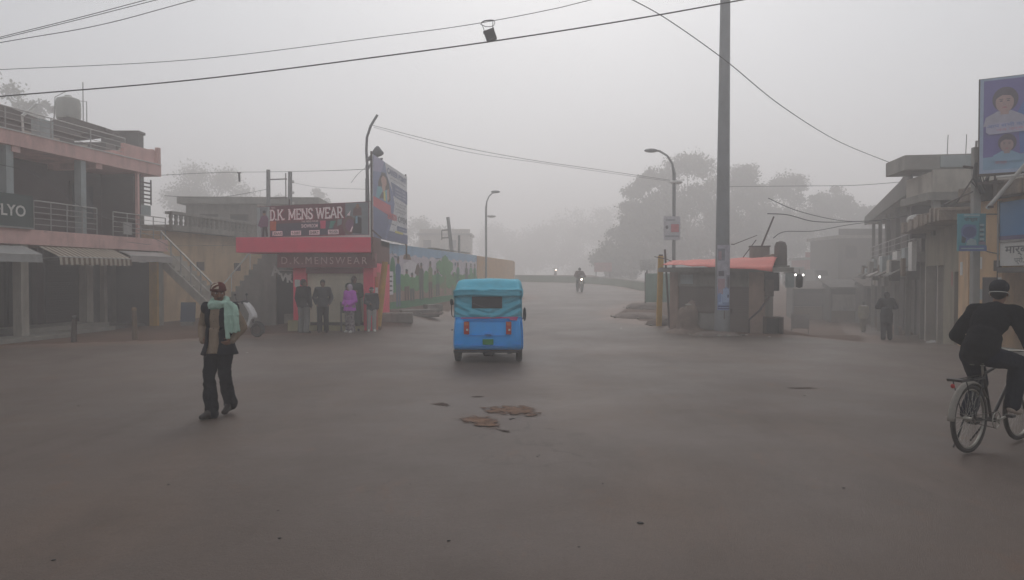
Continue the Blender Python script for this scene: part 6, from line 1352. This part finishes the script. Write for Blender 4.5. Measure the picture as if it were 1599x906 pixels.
# ================================================================ TREES
m_bark = M('grey brown bark', (.10,.08,.065), .9, .3, 5, bump=.6, stretch=(1,1,.3))
leafm = {k: [M('leaf %s %d' % (k, i), tuple(c*f for c in col), .7, .15, 2) for i, f in enumerate((.65, 1.0, 1.4))] for k, col in
         dict(dark=(.045,.060,.030), mid=(.065,.085,.040), pale=(.10,.115,.07)).items()}
def tree(label, x, y, h, w_, n, seed, kindl='dark', leaf=.34, trunk=.2, clumps=26, base=.25, group=None, spread=.55, name='tree'):
    r = np.random.default_rng(seed); z0 = gh(x, y)-.1
    o = thing(name, label, 'tree', (x, y, z0), 0, group)
    cs = []
    for i in range(clumps):
        t = r.random(); zz = h*(base + (1-base)*t*.92); env = math.sin(math.pi*min(1, max(.06, (zz/h-base*.8)/(1.05-base*.8)))**.75)
        a = r.random()*6.283; rad = w_/2*env*r.random()**.5*.9
        cr = (.13+.13*r.random())*w_*(.65+.35*env); cs.append((np.array([rad*math.cos(a), rad*math.sin(a)*.8, zz]), cr))
    mb = MB(); H = h*.72
    mb.tube([(0,0,0),(.05*w_*.3,0,H*.35),(-.04*w_,.02,H*.7),(0,0,H)], [trunk, trunk*.78, trunk*.5, trunk*.2], 8)
    for c, cr in cs[::2]:
        zb = max(h*.16, min(H*.85, c[2]*.62)); mb.tube([(0,0,zb), tuple(c*[.5,.5,0]+[0,0,(zb+c[2])*.52]), tuple(c)], [trunk*.4, trunk*.25, trunk*.08], 6)
    mb.build('trunk', m_bark, o, smooth=True)
    wts = np.array([c[1]**2 for c in cs]); wts /= wts.sum(); ci = r.choice(len(cs), n, p=wts)
    C = np.array([c[0] for c in cs])[ci]; Rr = np.array([c[1] for c in cs])[ci]
    d = r.normal(size=(n, 3)); d /= np.linalg.norm(d, axis=1)[:, None]; rad = Rr*(.35+.75*r.random(n)**.6)
    # ragged: clumps of leaves on twigs that stick out
    tw = r.normal(size=(len(cs), 7, 3)); tw /= np.linalg.norm(tw, axis=2)[:, :, None]; k = r.integers(0, 7, n); d = d*.6 + tw[ci, k]*.7*(r.random(n)[:, None]); 
    p = C + d*rad[:, None]*np.array([1, 1, .75]); s = leaf*(.5+r.random(n)*.9)
    a = r.normal(size=(n, 3)); a /= np.linalg.norm(a, axis=1)[:, None]; b = np.cross(a, r.normal(size=(n, 3))); b /= np.linalg.norm(b, axis=1)[:, None]
    a = a*s[:, None]*.5; b = b*s[:, None]*.32
    V = np.stack([p-a, p+b*.9, p+a, p-b*.9], 1).reshape(-1, 3); me = bpy.data.meshes.new('crown')
    me.vertices.add(4*n); me.vertices.foreach_set('co', V.ravel()); me.loops.add(4*n); me.loops.foreach_set('vertex_index', np.arange(4*n))
    me.polygons.add(n); me.polygons.foreach_set('loop_start', np.arange(n)*4); me.polygons.foreach_set('loop_total', np.full(n, 4))
    for m in leafm[kindl]: me.materials.append(m)
    mi = np.clip((ci % 3 + r.integers(-1, 2, n)), 0, 2); me.polygons.foreach_set('material_index', mi.astype(np.int32)); me.update(calc_edges=True); me.validate()
    c = bpy.data.objects.new('crown', me); COL.objects.link(c); c.parent = o; return o
TG = 'trees beyond the kiosk'; TF = 'far trees lost in the fog'
def T(px, top, Y, wpx, lab, n=9000, seed=1, **k):
    if 44 < Y < 67 and px > 100: Y *= 2.15; k['leaf'] = .40
    x = X(px, Y); h = Z(top, Y)-gh(x, Y)+.1; return tree(lab, x, Y, h, wpx/F*Y, int(n*1.9), seed, **k)
T(1075, 238, 50, 170, 'tallest dark tree in the fog directly left of the big steel pole', 14000, 2, group=TG, trunk=.3)
T(1168, 254, 52, 120, 'rounded dark tree just right of the big steel pole', 11000, 3, group=TG)
T(1235, 268, 54, 120, 'second rounded tree right of the big pole, slightly lower', 10000, 4, group=TG)
T(1300, 288, 55, 110, 'lower tree beyond the bare leaning roof pole wires', 9000, 5, group=TG)
T(1352, 320, 56, 80, 'short bushy tree against the end of the market building', 6000, 6, group=TG)
T(1010, 268, 49, 112, 'ragged tree standing left beside the tallest dark tree', 8000, 7, group=TG)
T(985, 345, 50, 112, 'low ragged tree at the left end of the dark row', 7000, 8, group=TG, base=.12)
T(955, 385, 52, 70, 'lowest bush at the left end of the dark row of trees', 4000, 9, group=TG, base=.08, name='bush')
T(1130, 300, 58, 220, 'broad dense tree filling in beyond the big pole', 9000, 10, group=TG, base=.1)
T(1255, 330, 62, 230, 'broad low dense tree filling in beyond the kiosk roof', 9000, 11, group=TG, base=.08)
T(1040, 330, 56, 150, 'dense low tree beyond the curved street lamp', 7000, 12, group=TG, base=.08)
T(1335, 385, 50, 80, 'dark thicket at the head of the right hand lane', 6000, 13, group=TG, base=.05, name='bush')
T(900, 325, 230, 150, 'very faint tall tree at the end of the main road', 5000, 14, group=TF, kindl='mid', leaf=.75, base=.06)
T(835, 350, 235, 130, 'very faint lower tree left of the distant motorcycle', 4000, 15, group=TF, kindl='mid', leaf=.75, base=.06)
T(770, 355, 235, 120, 'very faint tree beyond the orange end of the painted wall', 4000, 16, group=TF, kindl='mid', leaf=.75, base=.06)
T(965, 310, 210, 150, 'very faint tall tree beyond the dark row', 5000, 17, group=TF, kindl='mid', leaf=.75, base=.06)
T(330, 264, 56, 170, 'broad pale tree rising beyond the grey flat roof', 10000, 18, kindl='pale', base=.3, trunk=.3)
T(425, 300, 58, 110, 'smaller hazy tree beyond the twin utility poles', 5000, 19, kindl='mid')
T(495, 290, 56, 80, 'hazy tree rising beyond the clothes billboard', 5000, 20, kindl='mid')
T(655, 345, 66, 120, 'hazy low tree beyond the tall advert banner', 5000, 21, kindl='mid')
T(4, 92, 74, 130, 'tall pale eucalyptus tree beyond the pink building', 5200, 22, kindl='pale', base=.35, trunk=.25, clumps=28)
T(72, 148, 72, 95, 'short pale tree between the eucalyptus and the water tank', 3600, 23, kindl='pale', base=.4, clumps=18)
# hazy buildings far behind on both sides
def farb(label, x, y, w_, d, h, mat, floors=2, rz=0, z=None):
    o = thing('distant_building', label, 'building', (x, y, gh(x, y) if z is None else z), R(rz)); boxo('walls', mat, o, 0, w_, 0, d, -.5, h); boxo('roof', m_conc, o, -.25, w_+.25, -.25, d+.25, h+.001, h+.25)
    n = max(2, int(w_/2.2))
    for k in range(floors):
        for i in range(n): f = boxo('window', m_rust, o, .5+i*w_/n, 1.5+i*w_/n, -.04, -.002, .9+k*h/floors, 2.0+k*h/floors); boxo('pane', m_int, f, .57+i*w_/n, 1.43+i*w_/n, -.06, -.041, .97+k*h/floors, 1.93+k*h/floors)
    boxo('parapet', mat, o, 0, w_, .0, .15, h+.251, h+.8); return o
farb('hazy cream building beyond the painted wall and banner', X(655,95), 95, 6.5, 6, 5.2, m_cream)
farb('hazy brown house beyond the twin utility poles', X(420,50), 50, 6, 5, 4.6, m_conc)
farb('dim two storey block closing the right hand lane', X(1310,62), 62, 7, 6, 5.2, m_darkc, z=-.3)
farb('dim low red fronted shop at the turn of the lane', X(1258,78), 78, 2.6, 4, 2.6, M('hazy red front', (.28,.08,.07), .8), 1)
for i, (px, w2, h, lab) in enumerate(((1238,2.3,2.35,'low dark lane stall with a sagging sheet roof nearest the kiosk'),(1296,2.2,2.55,'middle dark lane stall with a pale cloth over its front'),(1349,2.6,2.7,'rightmost dark lane stall touching the market building'))):
    Y = 47-i*1.5; x = X(px, Y); o = thing('market_stall', lab, 'stall', (x, Y, gh(x, Y)), R(-6), 'dark stalls closing the right hand lane')
    boxo('back', m_int, o, 0, w2, 1.4, 1.5, -.2, h-.2); boxo('side', m_darkc, o, 0, .08, 0, 1.39, -.2, h-.25); boxo('side', m_darkc, o, w2-.08, w2, 0, 1.39, -.2, h-.25); boxo('counter', m_wood, o, .1, w2-.1, .1, .6, -.1, .8)
    mb = MB(); mb.prism([(-.5,h-.45),(1.6,h),(1.6,h+.05),(-.5,h-.40)], -.15, w2+.15, 'yz'); mb.build('roof_sheet', (m_rust, m_darkc, m_rust)[i], o); boxo('front_cloth', (m_shut, m_conc, m_darkc)[i], o, .15, w2-.15, -.05, -.02, .9-.2*i, 1.7)
# left over details along the lane
o = thing('lane_board', 'small pale board on thin legs in the right hand lane beyond the kiosk', 'board', (X(1250,34), 34, gh(X(1250,34),34)), R(-6)); boxo('panel', M('lane board grey', (.22,.20,.19), .8), o, -.4,.4,0,.03,.3,.95)
for xx in (-.38, .38): tubeo('leg', m_rust, o, [(xx,.05,-.05),(xx,.05,1.0)], .015, 6)
o = thing('lane_rack', 'grey hanging cloth rack under the beam right of the kiosk', 'rack', KP(KW+.75, .2, 0)); boxo('cloth', m_pale, o, -.15,.12,0,.03,1.45,1.9); tubeo('hanging_rod', m_rust, o, [(-.2,.015,1.9),(.18,.015,1.92)], .015, 6)
o = thing('hanging_canister', 'dark canister hanging from the beam right of the kiosk', 'canister', KP(KW+1.05, -.35, 1.45)); mb = MB(); mb.lathe([(.02,0),(.10,.03),(.11,.3),(.08,.38),(.03,.42)], n=12); mb.build('can', m_blk, o, smooth=True); tubeo('hook', m_rust, o, [(0,0,.42),(0,0,.56)], .008, 5)
# ================================================================ WIRES
m_wire = M('black cable', (.03,.03,.032), .6, .1)
def wire(label, pts, r, cat='cable', ends=0):
    # pts: (px, py, Y) samples along a real cable, smoothed into a curve
    q = [P(*p) for p in pts]
    if ends: q = [q[0]+(q[0]-q[1]).normalized()*ends] + q + [q[-1]+(q[-1]-q[-2]).normalized()*ends]
    out = []
    for i in range(len(q)-1):
        p0 = q[max(i-1, 0)]; p1 = q[i]; p2 = q[i+1]; p3 = q[min(i+2, len(q)-1)]
        for k in range(8):
            t = k/8; out.append(.5*((2*p1)+(p2-p0)*t+(2*p0-5*p1+4*p2-p3)*t*t+(3*p1-p0-3*p2+p3)*t**3))
    out.append(q[-1]); mb = MB(); mb.tube(out, r, 6); o = mb.build('overhead_cable', m_wire, smooth=True); return tag(o, label, cat)
wire('thick black cable crossing the whole street just under the lantern', [(0,152.5,15),(300,127,14.6),(600,90,14.3),(800,62.5,14.1),(1000,31,14),(1175,0,13.9)], .013, ends=5)
wire('thin upper cable from which the small lantern hangs', [(0,111,17),(300,95.5,16.3),(600,59.5,15.6),(740,40.5,15.2),(860,18,15),(940,-1,14.8)], .007, ends=5)
wire('topmost thin cable at the upper left corner', [(0,62,13),(130,30,13),(245,0,13)], .006, ends=4)
wire('second thin cable at the upper left, just under the topmost', [(0,64.5,13.4),(130,33,13.4),(262,0,13.4)], .006, ends=4)
wire('lowest of the three thin cables at the upper left corner', [(0,70,12.5),(160,42,12.5),(320,0,12.5)], .006, ends=4)
wire('cable sloping down from top right towards the market roof', [(980,0,18),(1040,33,18.6),(1130,96,19.6),(1220,168,21),(1310,223,27.4),(1415,265,24.6)], .012)
wire('cable from the lamp pole towards the curved street lamp', [(583,197,27.4),(700,226,25),(820,249,27.5),(930,265,30),(1046,282,32)], .009)
wire('faint second cable from the lamp pole to the far lamp', [(585,200,27.5),(720,236,25.5),(850,256,28),(960,272,30.5),(1048,284,32.2)], .007)
wire('thin cable from the pink building to the lamp pole', [(240,275,26.6),(330,270.5,30),(420,269,34),(452,268.5,34),(520,267,27),(572,265,27.5)], .010)
wire('faint sagging cable under the twin pole crossarm', [(258,306,26.8),(340,309,30),(418,296,34)], .010)
wire('faint cable from twin poles to lamp pole', [(455,285,34),(500,293,30),(572,296,27.5)], .006)
wire('cable drooping along the pink balcony front', [(-10,255,19.2),(60,275,20),(140,330,22),(200,352,24),(262,383,26.5)], .007)
wire('thin cable along the pink slab edge', [(70,362,20.8),(140,370,27.4),(200,378,24.5),(268,384,26.7),(420,382,27.5)], .006)
wire('upper dark cable from the kiosk pole to the market row', [(1199,310,24.6),(1240,328,26),(1290,341,28),(1330,346,29),(1380,343,30),(1418,336,28)], .014)
wire('middle dark cable from kiosk pole to the market row', [(1198,334,24.6),(1230,336,25.5),(1270,346,27),(1320,347,29),(1370,344,30),(1425,335,28)], .018)
wire('lower dark cable from the kiosk barrel to the market row', [(1207,372,24.6),(1225,362,25),(1270,361,27),(1320,352,29),(1370,345,30),(1420,337,28.2)], .014)
wire('faint level cable meeting the market roof corner', [(1120,292,40),(1240,291,40),(1330,290,38),(1402,285,35)], .014)
wire('short thin wire from the tall pole towards the lamp bracket', [(549,286,26),(560,272,24),(572,262,27.5)], .007)
o = thing('cable_stub', 'short black insulator hanging from the cable left of the twin poles', 'insulator', P(374.5,270.5,32)); tubeo('rod', m_blk, o, [(0,0,0),(.02,0,-.38)], .045, 8); tubeo('clamp', m_rust, o, [(-.08,0,0),(.08,0,0)], .03, 6)
# hanging lantern
lq = P(762, 36.5, 15.1); s_ = 15.1/F
o = thing('hanging_lantern', 'small dark square lantern hanging from a wire hoop on the upper cable', 'lantern', tuple(lq))
mb = MB(); q = lambda px, py: V3(((px-762)*s_, 0, (36.5-py)*s_))
mb.tube([q(752,38.5),q(757,35.5),q(765,34.5),q(771,34.8)], .012, 6); mb.tube([q(752,38.5),q(753,42),q(758,44.3),q(766,44.6),q(771,43),q(773,38),q(771,34.8)], .007, 6)
mb.tube([q(753,41),q(758,54)], .007, 6); mb.tube([q(770,36),q(769,50)], .007, 6); mb.tube([q(750,40),q(752,42)], .006, 5); mb.build('wire_hoop', m_blk, o, smooth=True)
mb = MB(); mb.T = Matrix.Translation(q(766, 58.5)) @ Matrix.Rotation(R(-20), 4, 'Y'); mb.box(-.105,.105,-.07,.07,-.095,.095); mb.box(-.115,.115,-.08,.08,.096,.112); mb.build('lamp_box', M('lantern dark metal', (.05,.045,.05), .5), o)
# ================================================================ HAZE
mh = bpy.data.materials.new('haze volume'); mh.use_nodes = True; t = mh.node_tree; t.nodes.clear()
ho = t.nodes.new('ShaderNodeOutputMaterial'); pv = t.nodes.new('ShaderNodeVolumePrincipled'); t.links.new(pv.outputs[0], ho.inputs['Volume'])
pv.inputs['Color'].default_value = (1.0, .985, .977, 1); pv.inputs['Density'].default_value = HAZE; pv.inputs['Anisotropy'].default_value = .5
mb = MB(); mb.box(-235, 235, -55, 325, -4.5, 28.5); hz = mb.build('haze', mh); hz['kind'] = 'stuff'; hz['label'] = 'morning fog filling the street'

for o in list(WS.collection.objects): bpy.data.objects.remove(o)
bpy.data.scenes.remove(WS)
